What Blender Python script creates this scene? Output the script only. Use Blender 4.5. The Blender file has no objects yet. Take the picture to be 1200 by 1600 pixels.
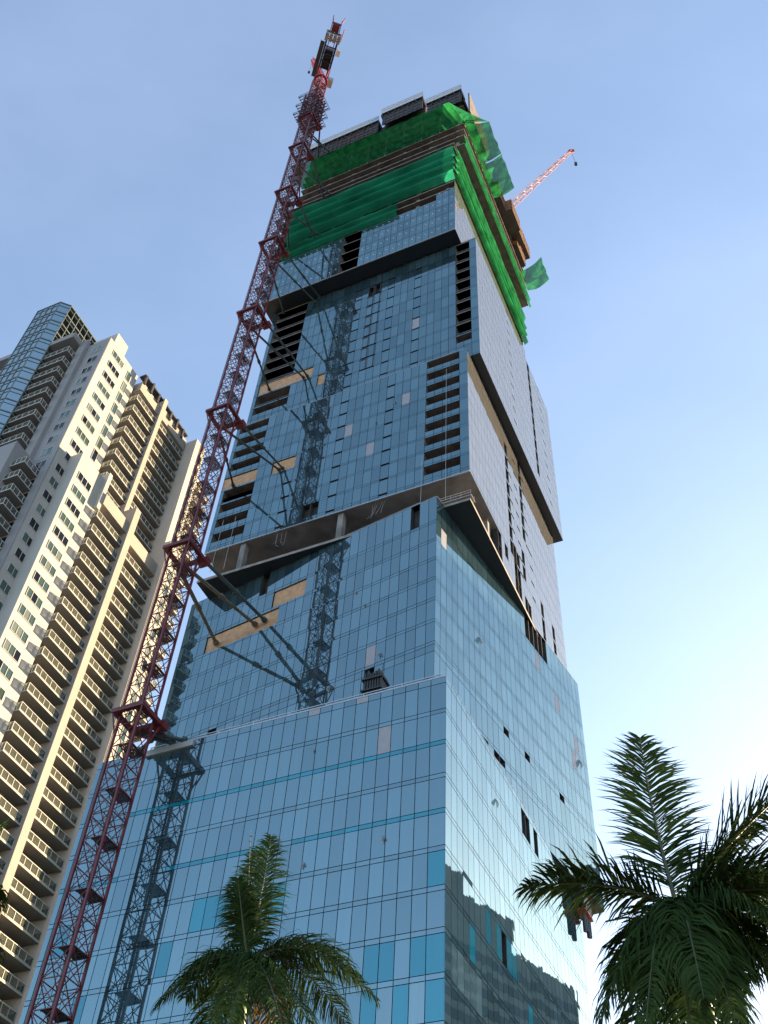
import bpy, math, random
from mathutils import Vector, Matrix
random.seed(7)
S = bpy.context.scene
COL = S.collection
rad = math.radians

# ---------------------------------------------------------------- camera, sky, sun, exposure
CAMZ = 1.7
PITCH, ROLL, F_PX = rad(49.90), rad(4.357), 1648.2      # pixels of a 1200 x 1600 frame
cam = bpy.data.objects.new('camera', bpy.data.cameras.new('camera'))
COL.objects.link(cam)
fwd = Vector((0, math.cos(PITCH), math.sin(PITCH)))
upv = Vector((0, -math.sin(PITCH), math.cos(PITCH)))
rtv = Vector((1, 0, 0))
cr = rtv * math.cos(ROLL) + upv * math.sin(ROLL)
cu = -rtv * math.sin(ROLL) + upv * math.cos(ROLL)
M = Matrix((cr, cu, -fwd)).transposed().to_4x4()
M.translation = (0, 0, CAMZ)
cam.matrix_world = M
cam.data.sensor_fit = 'VERTICAL'
cam.data.sensor_height = 24.0
cam.data.lens = F_PX / 1600.0 * 24.0
cam.data.clip_end = 6000
cam.data.clip_start = 0.1
S.camera = cam

SUN_AZ, SUN_EL = rad(49.0), rad(15.0)                   # azimuth from +Y towards +X
w = bpy.data.worlds.new('World'); S.world = w; w.use_nodes = True
nt = w.node_tree
bg = nt.nodes['Background']
sky = nt.nodes.new('ShaderNodeTexSky'); sky.sky_type = 'NISHITA'; sky.sun_disc = False
sky.sun_elevation = SUN_EL; sky.sun_rotation = SUN_AZ
sky.air_density = 1.0; sky.dust_density = 0.9; sky.ozone_density = 1.2; sky.altitude = 0
tcw = nt.nodes.new('ShaderNodeTexCoord'); mpw = nt.nodes.new('ShaderNodeMapping'); mpw.inputs['Scale'].default_value = (1.6, 2.6, 3.4)
nzw = nt.nodes.new('ShaderNodeTexNoise'); nzw.inputs['Scale'].default_value = 1.3; nzw.inputs['Detail'].default_value = 7; nzw.inputs['Roughness'].default_value = 0.55
rmw = nt.nodes.new('ShaderNodeMapRange'); rmw.inputs['From Min'].default_value = 0.42; rmw.inputs['From Max'].default_value = 0.8; rmw.inputs['To Min'].default_value = 0.06; rmw.inputs['To Max'].default_value = 0.20
mxw = nt.nodes.new('ShaderNodeMix'); mxw.data_type = 'RGBA'; mxw.inputs[7].default_value = (2.5, 2.9, 4.1, 1)   # thin high haze
nt.links.new(tcw.outputs['Generated'], mpw.inputs[0]); nt.links.new(mpw.outputs[0], nzw.inputs['Vector']); nt.links.new(nzw.outputs['Fac'], rmw.inputs[0])
nt.links.new(rmw.outputs[0], mxw.inputs[0]); nt.links.new(sky.outputs[0], mxw.inputs[6]); nt.links.new(mxw.outputs[2], bg.inputs[0]); bg.inputs[1].default_value = 0.08
sl = bpy.data.lights.new('sun', 'SUN'); sl.energy = 5.0; sl.angle = rad(0.6); sl.color = (1.0, 0.72, 0.42)
so = bpy.data.objects.new('sun', sl); COL.objects.link(so)
sd = Vector((math.sin(SUN_AZ) * math.cos(SUN_EL), math.cos(SUN_AZ) * math.cos(SUN_EL), math.sin(SUN_EL)))
so.rotation_euler = sd.to_track_quat('Z', 'Y').to_euler()
so.location = sd * 500
S.render.engine = 'CYCLES'
S.view_settings.view_transform = 'Standard'; S.view_settings.look = 'None'
S.view_settings.exposure = 2.35; S.view_settings.gamma = 1.0
S.cycles.max_bounces = 8; S.cycles.transparent_max_bounces = 12

# ---------------------------------------------------------------- helpers
def mat(name, col, rough=0.7, metal=0.0, spec=0.5, noise=0.0, nscale=1.0, bump=0.0, col2=None):
    m = bpy.data.materials.new(name); m.use_nodes = True
    n = m.node_tree; p = n.nodes['Principled BSDF']
    p.inputs['Roughness'].default_value = rough; p.inputs['Metallic'].default_value = metal
    p.inputs['Specular IOR Level'].default_value = spec
    c = (*col, 1)
    p.inputs['Base Color'].default_value = c
    if noise > 0 or col2:
        tc = n.nodes.new('ShaderNodeTexCoord')
        nz = n.nodes.new('ShaderNodeTexNoise'); nz.inputs['Scale'].default_value = nscale
        nz.inputs['Detail'].default_value = 6
        n.links.new(tc.outputs['Object'], nz.inputs['Vector'])
        r = n.nodes.new('ShaderNodeValToRGB')
        r.color_ramp.elements[0].position = 0.32; r.color_ramp.elements[1].position = 0.68
        a = col2 if col2 else tuple(x * (1 - noise) for x in col)
        b = col if col2 else tuple(min(1, x * (1 + noise)) for x in col)
        r.color_ramp.elements[0].color = (*a, 1); r.color_ramp.elements[1].color = (*b, 1)
        n.links.new(nz.outputs['Fac'], r.inputs['Fac']); n.links.new(r.outputs['Color'], p.inputs['Base Color'])
        if bump > 0:
            bp = n.nodes.new('ShaderNodeBump'); bp.inputs['Strength'].default_value = bump
            bp.inputs['Distance'].default_value = 0.02
            n.links.new(nz.outputs['Fac'], bp.inputs['Height']); n.links.new(bp.outputs['Normal'], p.inputs['Normal'])
    return m

def glass_mat(name, body, refl, base=0.30, wave=0.0004, streak=0.25):
    """coated curtain-wall glass: tinted body seen through a partly mirroring coat"""
    m = bpy.data.materials.new(name); m.use_nodes = True
    n = m.node_tree; n.nodes.clear(); L = n.links
    out = n.nodes.new('ShaderNodeOutputMaterial')
    mix = n.nodes.new('ShaderNodeMixShader')
    dif = n.nodes.new('ShaderNodeBsdfDiffuse'); gl = n.nodes.new('ShaderNodeBsdfGlossy')
    gl.inputs['Color'].default_value = (*refl, 1); gl.inputs['Roughness'].default_value = 0.015
    fr = n.nodes.new('ShaderNodeFresnel'); fr.inputs['IOR'].default_value = 1.5
    mr = n.nodes.new('ShaderNodeMapRange')
    mr.inputs['From Min'].default_value = 0.04; mr.inputs['From Max'].default_value = 1.0
    mr.inputs['To Min'].default_value = base; mr.inputs['To Max'].default_value = 1.0
    L.new(fr.outputs[0], mr.inputs[0])
    pv = n.nodes.new('ShaderNodeMath'); pv.operation = 'MULTIPLY_ADD'; pv.inputs[1].default_value = 0.13; pv.inputs[2].default_value = 0.87
    pm = n.nodes.new('ShaderNodeMath'); pm.operation = 'MULTIPLY'; L.new(mr.outputs[0], pm.inputs[0]); L.new(pv.outputs[0], pm.inputs[1]); L.new(pm.outputs[0], mix.inputs[0])
    tc = n.nodes.new('ShaderNodeTexCoord')
    # pane-to-pane body differences and vertical dust streaks
    at = n.nodes.new('ShaderNodeAttribute'); at.attribute_name = 'tint'; L.new(at.outputs['Fac'], pv.inputs[0])
    mp = n.nodes.new('ShaderNodeMapping'); mp.inputs['Scale'].default_value = (3.0, 3.0, 0.12)
    L.new(tc.outputs['Object'], mp.inputs[0])
    nz = n.nodes.new('ShaderNodeTexNoise'); nz.inputs['Scale'].default_value = 1.0; nz.inputs['Detail'].default_value = 4
    L.new(mp.outputs[0], nz.inputs['Vector'])
    ad = n.nodes.new('ShaderNodeMath'); ad.operation = 'MULTIPLY_ADD'
    ad.inputs[1].default_value = streak * 2; ad.inputs[2].default_value = 1 - streak
    L.new(nz.outputs['Fac'], ad.inputs[0])
    mu = n.nodes.new('ShaderNodeMath'); mu.operation = 'MULTIPLY'
    L.new(ad.outputs[0], mu.inputs[0]); L.new(at.outputs['Fac'], mu.inputs[1])
    vm = n.nodes.new('ShaderNodeVectorMath'); vm.operation = 'SCALE'; vm.inputs[0].default_value = body
    L.new(mu.outputs[0], vm.inputs['Scale']); L.new(vm.outputs[0], dif.inputs['Color'])
    # roller-wave in the panes
    mp2 = n.nodes.new('ShaderNodeMapping'); mp2.inputs['Scale'].default_value = (0.7, 0.7, 0.45)
    L.new(tc.outputs['Object'], mp2.inputs[0])
    nw = n.nodes.new('ShaderNodeTexNoise'); nw.inputs['Scale'].default_value = 1.0; nw.inputs['Detail'].default_value = 1
    L.new(mp2.outputs[0], nw.inputs['Vector'])
    bp = n.nodes.new('ShaderNodeBump'); bp.inputs['Strength'].default_value = 1.0; bp.inputs['Distance'].default_value = wave * 6
    L.new(nw.outputs['Fac'], bp.inputs['Height']); L.new(bp.outputs[0], gl.inputs['Normal'])
    L.new(dif.outputs[0], mix.inputs[1]); L.new(gl.outputs[0], mix.inputs[2]); L.new(mix.outputs[0], out.inputs[0])
    return m

def thin_mat(name, col, trans, alpha=0.0, rough=0.8, nscale=0.0):
    """net, leaf: diffuse + light shining through, optionally partly open"""
    m = bpy.data.materials.new(name); m.use_nodes = True
    n = m.node_tree; n.nodes.clear(); L = n.links
    out = n.nodes.new('ShaderNodeOutputMaterial')
    d = n.nodes.new('ShaderNodeBsdfDiffuse'); t = n.nodes.new('ShaderNodeBsdfTranslucent')
    mx = n.nodes.new('ShaderNodeMixShader'); mx.inputs[0].default_value = trans
    d.inputs[0].default_value = (*col, 1); t.inputs[0].default_value = (*col, 1)
    if nscale:
        tc = n.nodes.new('ShaderNodeTexCoord'); nz = n.nodes.new('ShaderNodeTexNoise')
        nz.inputs['Scale'].default_value = nscale; nz.inputs['Detail'].default_value = 5
        L.new(tc.outputs['Object'], nz.inputs['Vector'])
        r = n.nodes.new('ShaderNodeValToRGB')
        r.color_ramp.elements[0].position = .3; r.color_ramp.elements[1].position = .7
        r.color_ramp.elements[0].color = (*[c * .6 for c in col], 1); r.color_ramp.elements[1].color = (*[min(1, c * 1.35) for c in col], 1)
        L.new(nz.outputs['Fac'], r.inputs[0]); L.new(r.outputs[0], d.inputs[0]); L.new(r.outputs[0], t.inputs[0])
    L.new(d.outputs[0], mx.inputs[1]); L.new(t.outputs[0], mx.inputs[2])
    last = mx
    if alpha > 0:
        tr = n.nodes.new('ShaderNodeBsdfTransparent'); m2 = n.nodes.new('ShaderNodeMixShader')
        m2.inputs[0].default_value = alpha
        L.new(mx.outputs[0], m2.inputs[1]); L.new(tr.outputs[0], m2.inputs[2]); last = m2
    L.new(last.outputs[0], out.inputs[0])
    return m

WM = {}                                                 # world matrix of every object
def link(o, parent=None, mtx=None, label=None, cat=None, group=None, kind=None):
    COL.objects.link(o)
    mtx = mtx or Matrix.Identity(4)
    if parent is not None:
        o.parent = parent; o.matrix_parent_inverse = WM[parent].inverted()
    o.matrix_basis = mtx; WM[o] = mtx
    if label: o['label'] = label
    if cat: o['category'] = cat
    if group: o['group'] = group
    if kind: o['kind'] = kind
    return o

def empty(name, loc, **k):
    return link(bpy.data.objects.new(name, None), None, Matrix.Translation(loc), **k)

BOXF = [(0, 3, 2, 1), (4, 5, 6, 7), (0, 1, 5, 4), (1, 2, 6, 5), (2, 3, 7, 6), (3, 0, 4, 7)]
class MB:
    def __init__(s): s.v = []; s.f = []; s.m = []; s.t = []
    def quad(s, pts, m=0, t=1.0):
        i = len(s.v); s.v += [tuple(p) for p in pts]; s.f.append(tuple(range(i, i + len(pts)))); s.m.append(m); s.t.append(t)
    def box(s, fr, a0, a1, b0, b1, z0, z1, m=0, t=1.0):
        i = len(s.v)
        for z in (z0, z1):
            for a, b in ((a0, b0), (a1, b0), (a1, b1), (a0, b1)): s.v.append(tuple(fr(a, b, z)))
        for f in BOXF: s.f.append(tuple(i + k for k in f)); s.m.append(m); s.t.append(t)
    def hexa(s, pts, m=0, t=1.0):
        i = len(s.v); s.v += [tuple(p) for p in pts]
        for f in BOXF: s.f.append(tuple(i + k for k in f)); s.m.append(m); s.t.append(t)
    def bar(s, p, q, r, m=0, n=4, r2=None):
        p = Vector(p); q = Vector(q); d = q - p
        if d.length < 1e-6: return
        d.normalize(); x = d.orthogonal().normalized()
        if n == 4:
            ref = Vector((0, 0, 1)) if abs(d.z) < .9 else Vector((1, 0, 0))
            x = d.cross(ref).normalized()
        y = d.cross(x); i = len(s.v); r2 = r if r2 is None else r2
        for c, rr in ((p, r), (q, r2)):
            for k in range(n):
                a = 2 * math.pi * (k + .5) / n
                s.v.append(tuple(c + (x * math.cos(a) + y * math.sin(a)) * rr))
        for k in range(n):
            s.f.append((i + k, i + (k + 1) % n, i + n + (k + 1) % n, i + n + k)); s.m.append(m); s.t.append(1)
        s.f.append(tuple(i + k for k in reversed(range(n)))); s.m.append(m); s.t.append(1)
        s.f.append(tuple(i + n + k for k in range(n))); s.m.append(m); s.t.append(1)
    def prism(s, fr, poly, z0, z1, m=0):
        i = len(s.v); n = len(poly)
        for z in (z0, z1):
            for a, b in poly: s.v.append(tuple(fr(a, b, z)))
        for k in range(n):
            s.f.append((i + k, i + (k + 1) % n, i + n + (k + 1) % n, i + n + k)); s.m.append(m); s.t.append(1)
        s.f.append(tuple(i + k for k in reversed(range(n)))); s.m.append(m); s.t.append(1)
        s.f.append(tuple(i + n + k for k in range(n))); s.m.append(m); s.t.append(1)
    def mesh(s, name, mats, smooth=False):
        me = bpy.data.meshes.new(name); me.from_pydata(s.v, [], s.f)
        for m in (mats if isinstance(mats, (list, tuple)) else [mats]): me.materials.append(m)
        me.polygons.foreach_set('material_index', s.m)
        a = me.attributes.new('tint', 'FLOAT', 'FACE'); a.data.foreach_set('value', s.t)
        if smooth: me.polygons.foreach_set('use_smooth', [True] * len(s.f))
        me.update(); return me
    def build(s, name, mats, parent=None, smooth=False, **k):
        return link(bpy.data.objects.new(name, s.mesh(name, mats, smooth)), parent, **k)

def inst(name, me, parent, mtx, **k): return link(bpy.data.objects.new(name, me), parent, mtx, **k)

def frame(o, ex, ey):
    """plan frame: (a, b, z) -> world"""
    return lambda a, b, z: Vector((o[0] + a * ex[0] + b * ey[0], o[1] + a * ex[1] + b * ey[1], z))
def fmatrix(o, ex, ey, a=0, b=0, z=0):
    m = Matrix(((ex[0], ey[0], 0, o[0] + a * ex[0] + b * ey[0]), (ex[1], ey[1], 0, o[1] + a * ex[1] + b * ey[1]), (0, 0, 1, z), (0, 0, 0, 1)))
    return m
ID = lambda a, b, z: Vector((a, b, z))
def dirs(psi): p = rad(psi); return (-math.cos(p), math.sin(p)), (math.sin(p), math.cos(p))
LA, RA = dirs(27.3)                                     # street grid: L runs left along the fronts, R runs back along the right sides
LB_, RB_ = dirs(35.38)                                  # the twisted second block
NEG = lambda v: (-v[0], -v[1])

# ---------------------------------------------------------------- materials
m_glass = glass_mat('blue_glass', (0.036, 0.072, 0.092), (0.52, 0.73, 0.76), base=0.33)
m_glass2 = glass_mat('sunlit_side_glass', (0.14, 0.14, 0.135), (0.62, 0.70, 0.72), base=0.34, streak=0.06)  # paler copy of the blue glass, sunlight on the right sides put into colour
m_teal = glass_mat('teal_film', (0.006, 0.19, 0.26), (0.5, 0.8, 0.9), base=0.16, streak=0.1)
m_film = mat('pale_protective_film', (0.30, 0.30, 0.33), 0.45, noise=0.06, nscale=2)
m_torn = thin_mat('torn_film', (0.42, 0.44, 0.47), 0.5, alpha=.2)
m_green = glass_mat('grey_green_glass', (0.10, 0.16, 0.17), (0.6, 0.8, 0.85), base=0.25)
m_joint = mat('dark_joint', (0.015, 0.022, 0.03), 0.6)
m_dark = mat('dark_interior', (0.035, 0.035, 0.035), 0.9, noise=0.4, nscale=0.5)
m_conc = mat('raw_concrete', (0.20, 0.20, 0.198), 0.9, noise=0.3, nscale=0.35, bump=0.3)
m_concd = mat('shaded_concrete', (0.115, 0.105, 0.098), 0.9, noise=0.35, nscale=0.6)  # concrete darkened in colour for the shade under slabs and inside recesses
m_slab = mat('slab_edge_concrete', (0.25, 0.24, 0.225), 0.85, noise=0.25, nscale=1.2)
m_soff = mat('navy_soffit_panel', (0.012, 0.018, 0.028), 0.35, spec=0.4)
m_ply = mat('plywood', (0.50, 0.30, 0.17), 0.8, noise=0.18, nscale=1.5)
m_wood = mat('formwork_timber', (0.20, 0.11, 0.06), 0.85, noise=0.4, nscale=1.2)
m_formd = mat('formwork_steel', (0.034, 0.031, 0.030), 0.6, noise=0.4, nscale=0.8)
m_steel = mat('galvanised_steel', (0.38, 0.38, 0.37), 0.5, metal=0.6)
m_alu = mat('aluminium_trim', (0.45, 0.48, 0.50), 0.4, metal=0.5)
m_red = mat('crane_red_paint', (0.115, 0.010, 0.014), 0.45, noise=0.35, nscale=0.7)
m_redb = mat('crane_bright_red', (0.50, 0.045, 0.05), 0.45, noise=0.2, nscale=0.7)
m_redm = mat('crane_mid_red', (0.22, 0.022, 0.028), 0.45, noise=0.3, nscale=0.7)
m_tie = mat('tie_strut_green_grey', (0.035, 0.055, 0.06), 0.5, noise=0.3, nscale=1)
m_tieb = mat('tie_strut_bronze', (0.13, 0.115, 0.085), 0.5, noise=0.3, nscale=1)
m_white = mat('white_paint', (0.72, 0.72, 0.70), 0.5)
m_black = mat('black_steel', (0.02, 0.02, 0.022), 0.5)
m_net = thin_mat('sunlit_net', (0.030, 0.28, 0.10), 0.55, alpha=0.10, nscale=0.4)  # same net, brighter: sun on the right side and corner put into colour
m_netd = thin_mat('shaded_net', (0.018, 0.25, 0.15), 0.45, alpha=0.14, nscale=0.12)  # same net, bluer and duller: shade of the front is in the colour
m_netc = thin_mat('catch_net', (0.018, 0.20, 0.055), 0.55, alpha=0.12, nscale=0.7)
m_guard = thin_mat('guard_mesh', (0.07, 0.085, 0.055), 0.35, alpha=0.6)
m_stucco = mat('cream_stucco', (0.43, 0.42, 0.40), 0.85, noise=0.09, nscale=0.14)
m_stucco_shade = mat('shaded_stucco', (0.27, 0.275, 0.29), 0.85, noise=0.09, nscale=0.14)  # stucco darkened and cooled: street-front shade painted into the wall colour
m_pink = mat('pink_beige_stucco', (0.34, 0.31, 0.285), 0.85, noise=0.05, nscale=0.4)
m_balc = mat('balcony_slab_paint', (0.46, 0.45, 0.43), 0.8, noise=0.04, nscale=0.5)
m_under = mat('balcony_soffit_shade', (0.19, 0.187, 0.18), 0.85, noise=0.06, nscale=0.5)  # undersides coloured darker to carry the shade below each slab
m_rail = mat('white_railing', (0.52, 0.52, 0.49), 0.5)
m_rglass = thin_mat('railing_glass', (0.17, 0.19, 0.165), 0.3, alpha=0.6)
m_wglass = glass_mat('window_glass', (0.045, 0.075, 0.068), (0.7, 0.9, 0.85), base=0.10, wave=0.0006)
m_wglassd = glass_mat('dark_window_glass', (0.008, 0.009, 0.012), (0.7, 0.75, 0.8), base=0.05, wave=0)
m_tealw = glass_mat('teal_curtain_wall', (0.04, 0.056, 0.056), (0.42, 0.52, 0.52), base=0.12, wave=0.0008)
m_mull = mat('grey_mullion', (0.13, 0.16, 0.16), 0.5)
m_ground = mat('pavement', (0.12, 0.115, 0.11), 0.9, noise=0.15, nscale=0.2)

# ---------------------------------------------------------------- ground
g = MB(); g.quad([(-3000, -3000, 0), (3000, -3000, 0), (3000, 3000, 0), (-3000, 3000, 0)])
g.build('ground', m_ground, kind='structure')

# ================================================================ the stacked tower under construction
TW = empty('stacked_tower', (-4, 115, 0), label='tall unfinished tower of shifted blue glass blocks behind the red crane', cat='skyscraper')
BLK = dict(
    A=dict(c=(7.857, 84.636), L=LA, R=RA, w=44.1, d=47.0, z0=0.0, z1=76.16),
    B=dict(c=(7.148, 92.063), L=LB_, R=RB_, w=43.65, d=45.0, z0=76.05, z1=115.3),
    C=dict(c=(11.753, 91.898), L=LA, R=RA, w=44.0, d=45.8, z0=121.5, z1=154.85),
    D=dict(c=(14.055, 92.842), L=LA, R=RA, w=45.5, d=45.3, z0=155.3, z1=199.1),
    E=dict(c=(9.814, 91.395), L=LA, R=RA, w=44.0, d=46.0, z0=199.3, z1=245.5),
    F=dict(c=(12.16, 92.14), L=LA, R=RA, w=44.6, d=46.0, z0=247.0, z1=262.0))

def cols(first, mod, width):
    u = [0.0, first]
    while u[-1] + mod < width - 0.35: u.append(u[-1] + mod)
    u.append(width); return u
def rows(lines, strip, bottom, top):
    """floor lines (ascending) -> (z0, z1, is_strip)"""
    out = []; z = bottom
    for l in lines:
        if l - z > 0.05: out.append((z, l, False))
        out.append((l, l + strip, True)); z = l + strip
    if top - z > 0.05: out.append((z, top, False))
    return out

GAP = 0.038
PMATS = [m_glass, m_teal, m_film, m_green, m_ply, m_glass2]
SOLO = []                                               # panes that become objects of their own
def facade(blk, side, segs, over, stuff, back, solo=None, base_mat=0):
    """segs: list of (column edges, rows). Panes go to `stuff` (a MB) or to SOLO; reveals and backing to `back`."""
    b = BLK[blk]; c = b['c']
    d = b['L'] if side == 'f' else b['R']
    n = NEG(b['R']) if side == 'f' else NEG(b['L'])
    fr = frame(c, d, n)                                 # (u, out, z)
    flip = (d[0] * n[1] - d[1] * n[0]) < 0
    for ub, rw in segs:
        for (z0, z1, strip) in rw:
            run = None
            for i in range(len(ub) - 1):
                u0, u1 = ub[i], ub[i + 1]; uc, zc = (u0 + u1) / 2, (z0 + z1) / 2
                ty = None
                for o in over:
                    if o[0] <= uc <= o[1] and o[2] <= zc <= o[3] and (len(o) < 6 or o[5] == strip): ty = o[4]
                if ty != 'open' and run: reveal(back, fr, run[0], run[1], z0, z1, 2.6); run = None
                if ty == 'open':
                    run = [u0, u1] if run is None else [run[0], u1]; continue
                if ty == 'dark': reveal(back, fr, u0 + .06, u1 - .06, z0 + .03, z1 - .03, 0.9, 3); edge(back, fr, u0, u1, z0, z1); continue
                if ty == 'slab':
                    back.box(fr, u0, u1, -5, -0.06, z0, z0 + .16, 2); continue
                m, t, off = base_mat, 1.0, 0.0
                t = random.uniform(.6, 1.4) if base_mat == 0 else random.uniform(.93, 1.07)
                if ty == 'teal': m, t = 1, random.uniform(.8, 1.15)
                elif ty == 'film': m = 2
                elif ty == 'green': m = 3
                elif ty == 'ply': m, off = 4, -0.22
                elif ty == 'vent':
                    back.quad([fr(u0, -.2, z0), fr(u1, -.2, z0), fr(u1, -.2, z1), fr(u0, -.2, z1)], 3)
                    continue
                back.quad([fr(u0, -.09 + off, z0), fr(u1, -.09 + off, z0), fr(u1, -.09 + off, z1), fr(u0, -.09 + off, z1)], 0)
                j = [random.gauss(0, .0019 if side == 'f' else .0011) for _ in range(4)]
                G = .01 if ty == 'ply' else (.03 if base_mat == 5 else GAP)
                P = [fr(u0 + G, -.07 + off, z0 + G), fr(u1 - G, -.07 + off, z0 + G), fr(u1 - G, -.07 + off, z1 - G), fr(u0 + G, -.07 + off, z1 - G),
                     fr(u0 + G, j[0] + off, z0 + G), fr(u1 - G, j[1] + off, z0 + G), fr(u1 - G, j[1] + j[2] - j[0] + off, z1 - G), fr(u0 + G, j[2] + off, z1 - G)]
                # reorder to (front face = outward), box order: bottom ring / top ring
                if not flip: H = [P[0], P[1], P[5], P[4], P[3], P[2], P[6], P[7]]
                else: H = [P[1], P[0], P[4], P[5], P[2], P[3], P[7], P[6]]
                if solo and not strip and solo(uc, zc) and len(SOLO) < 300:
                    SOLO.append((H, m, t))
                else:
                    stuff.hexa(H, m, t)
            if run: reveal(back, fr, run[0], run[1], z0, z1, 2.6)
def edge(back, fr, u0, u1, z0, z1):
    for a0, a1, b0, b1 in ((u0, u0 + .06, z0, z1), (u1 - .06, u1, z0, z1), (u0, u1, z0, z0 + .03), (u0, u1, z1 - .03, z1)):
        back.box(fr, a0, a1, -.1, -.02, b0, b1, 0)
def reveal(back, fr, u0, u1, z0, z1, dep, m=1):
    a = [fr(u0, -.09, z0), fr(u1, -.09, z0), fr(u1, -.09, z1), fr(u0, -.09, z1)]
    b = [fr(u0, -dep, z0), fr(u1, -dep, z0), fr(u1, -dep, z1), fr(u0, -dep, z1)]
    back.quad(b, m)
    for k in range(4):
        q = (k + 1) % 4; back.quad([a[k], a[q], b[q], b[k]], m)

BMATS = [m_joint, m_concd, m_slab, m_dark, m_conc, m_soff, m_glass]
def shell(back, blk, soffit, top=4, inset=.09):
    """unseen left and rear walls, roof and underside of a block"""
    b = BLK[blk]; fr = frame(b['c'], b['L'], b['R']); w, d, z0, z1 = b['w'], b['d'], b['z0'], b['z1']
    i = inset
    back.quad([fr(w, i, z0), fr(w, d, z0), fr(w, d, z1), fr(w, i, z1)], 6)
    back.quad([fr(i, d, z0), fr(w, d, z0), fr(w, d, z1), fr(i, d, z1)], 6)
    back.quad([fr(i, i, z1 - .03), fr(w, i, z1 - .03), fr(w, d, z1 - .03), fr(i, d, z1 - .03)], top)
    if soffit is not None:
        back.quad([fr(0, 0, z0 - .03), fr(w, 0, z0 - .03), fr(w, d, z0 - .03), fr(0, d, z0 - .03)], soffit)

def finish(name, label, back, stuff, solo=False, soffit_only=False):
    o = back.build(name, BMATS, TW, label=label)
    s = stuff.build('glass_panel', PMATS, o, kind='stuff')
    return o

# ---- block A (podium)
A_lines = [75.33 - 3.965 * k for k in range(18)][::-1]
ub = cols(1.71, 1.456, 44.1)
bk, st = MB(), MB()
Aover = [(0, 44.1, 67.2, 67.95, 'teal', True), (0, 44.1, 59.2, 59.95, 'teal', True), (16.1, 17.5, 59.2, 59.95, None, True),
         (31, 36, 59.2, 59.95, None, True), (38, 44.1, 67.2, 67.95, None, True),
         (0, 1.7, 52.2, 55, 'teal'), (0, 3.1, 44.4, 47.3, 'teal'), (4.6, 7.4, 44.4, 47.3, 'teal'), (0, 1.7, 40.4, 43.4, 'teal'),
         (1.8, 3.1, 40.4, 43.4, 'green'), (3.2, 4.5, 40.4, 43.4, 'teal'), (4.7, 6, 40.4, 43.4, 'green'), (6.1, 7.4, 40.4, 43.4, 'teal'),
         (22, 26.6, 52.2, 55, 'teal'), (15.8, 17.1, 52.2, 55, 'teal'), (27.6, 29.2, 48.2, 51, 'teal'), (41.5, 43, 52.2, 55, 'teal'),
         (39, 44, 40.4, 43.4, 'teal'), (33, 36, 36.4, 39.5, 'teal'), (10, 14, 36.4, 39.5, 'teal'), (20, 23, 40.4, 43.4, 'teal'),
         (36, 37.5, 44.4, 47.3, 'teal'), (0, 5, 32, 35.6, 'teal'),
         (6.1, 7.4, 67.9, 71, 'film'), (8.9, 10.3, 75.3, 76.2, 'film'), (14.7, 16, 75.3, 76.2, 'film'), (30.3, 31.7, 75.3, 76.2, 'film')]
ra = rows(A_lines[:-1], .52, 0, 75.33) + [(75.33, 76.16, True)]
facade('A', 'f', [(ub, ra)], Aover, st, bk, solo=lambda u, z: z > 39.6)
Aro = [(0, 47, 67.2, 67.95, 'green', True), (0, 20, 59.2, 59.95, 'green', True),
       (24.0, 26.9, 71.9, 75.3, 'dark', False), (28.8, 30.0, 71.9, 75.3, 'dark', False), (14.8, 15.8, 52, 55.3, 'dark', False), (27.5, 28.7, 56, 59.2, 'dark', False),
       (1.7, 9, 44.4, 47.3, 'green', False), (10.4, 11.8, 52, 55.2, 'teal', False), (6.2, 7.6, 48.2, 51.2, 'teal', False), (13.2, 14.8, 52, 55.2, 'teal', False),
       (16.9, 19, 52, 55.2, 'teal', False), (22, 23.3, 48.2, 51.2, 'teal', False), (0, 1.6, 52, 55.2, 'green', False), (26, 29, 44, 47.3, 'teal', False), (10, 14, 40, 43.4, 'teal', False)]
facade('A', 'r', [(cols(1.5, 1.48, 47.0), ra)], Aro, st, bk)
shell(bk, 'A', None)
oA = finish('glass_block', 'lowest glass block with teal strips and panels', bk, st)
for k, (H, m, t) in enumerate(SOLO):
    b1 = MB(); b1.hexa(H, m, t)
    b1.m = [0] * 6
    b1.build('glass_panel', PMATS[m], oA)

# ---- block B (twisted)
bk, st = MB(), MB()
B_lines = [87.62 + 3.705 * k for k in range(7)]
rb = [(76.05, 80.9, False), (80.9, 82.0, False), (82.0, 82.5, True), (82.5, 86.5, False), (86.5, 87.62, False)] + rows(B_lines, .5, 87.62, 115.3)
Bo = [(2.7, 4.2, 110.8, 115.4, 'dark', False), (8.5, 10.0, 86.5, 87.6, 'dark'), (32.3, 33.6, 86.5, 87.6, 'dark'), (29.1, 30.4, 110.8, 115.4, 'dark', False),
      (21.6, 27.2, 107, 109.8, 'ply', False), (26.2, 37.8, 103.2, 106.3, 'ply', False), (8.5, 9.9, 88.1, 91.3, 'film', False)]
facade('B', 'f', [(cols(1.27, 1.432, 43.65), rb)], Bo, st, bk)
Bro = [(26.8, 32.8, 110.4, 115.4, 'dark', False)] + [(a, b, 86.5, 87.6, 'dark') for a, b in ((18.0, 19.4), (22.5, 24.0), (33.2, 34.6))] + \
      [(a, b, 80.9, 82.0, 'dark') for a, b in ((12.0, 13.5), (15.0, 16.4), (16.5, 17.9))] + \
      [(21.0, 22.6, 76, 80.8, 'green', False), (35, 36.4, 103, 106.4, 'film', False), (40.3, 41.6, 99.4, 102.6, 'film', False), (38.8, 40.2, 95.6, 98.8, 'film', False), (1.3, 2.8, 107, 109.8, 'film', False), (29.5, 30.9, 107, 109.8, 'film', False)]
facade('B', 'r', [(cols(1.3, 1.46, 45.0), rb)], Bro, st, bk)
shell(bk, 'B', 5)
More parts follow.
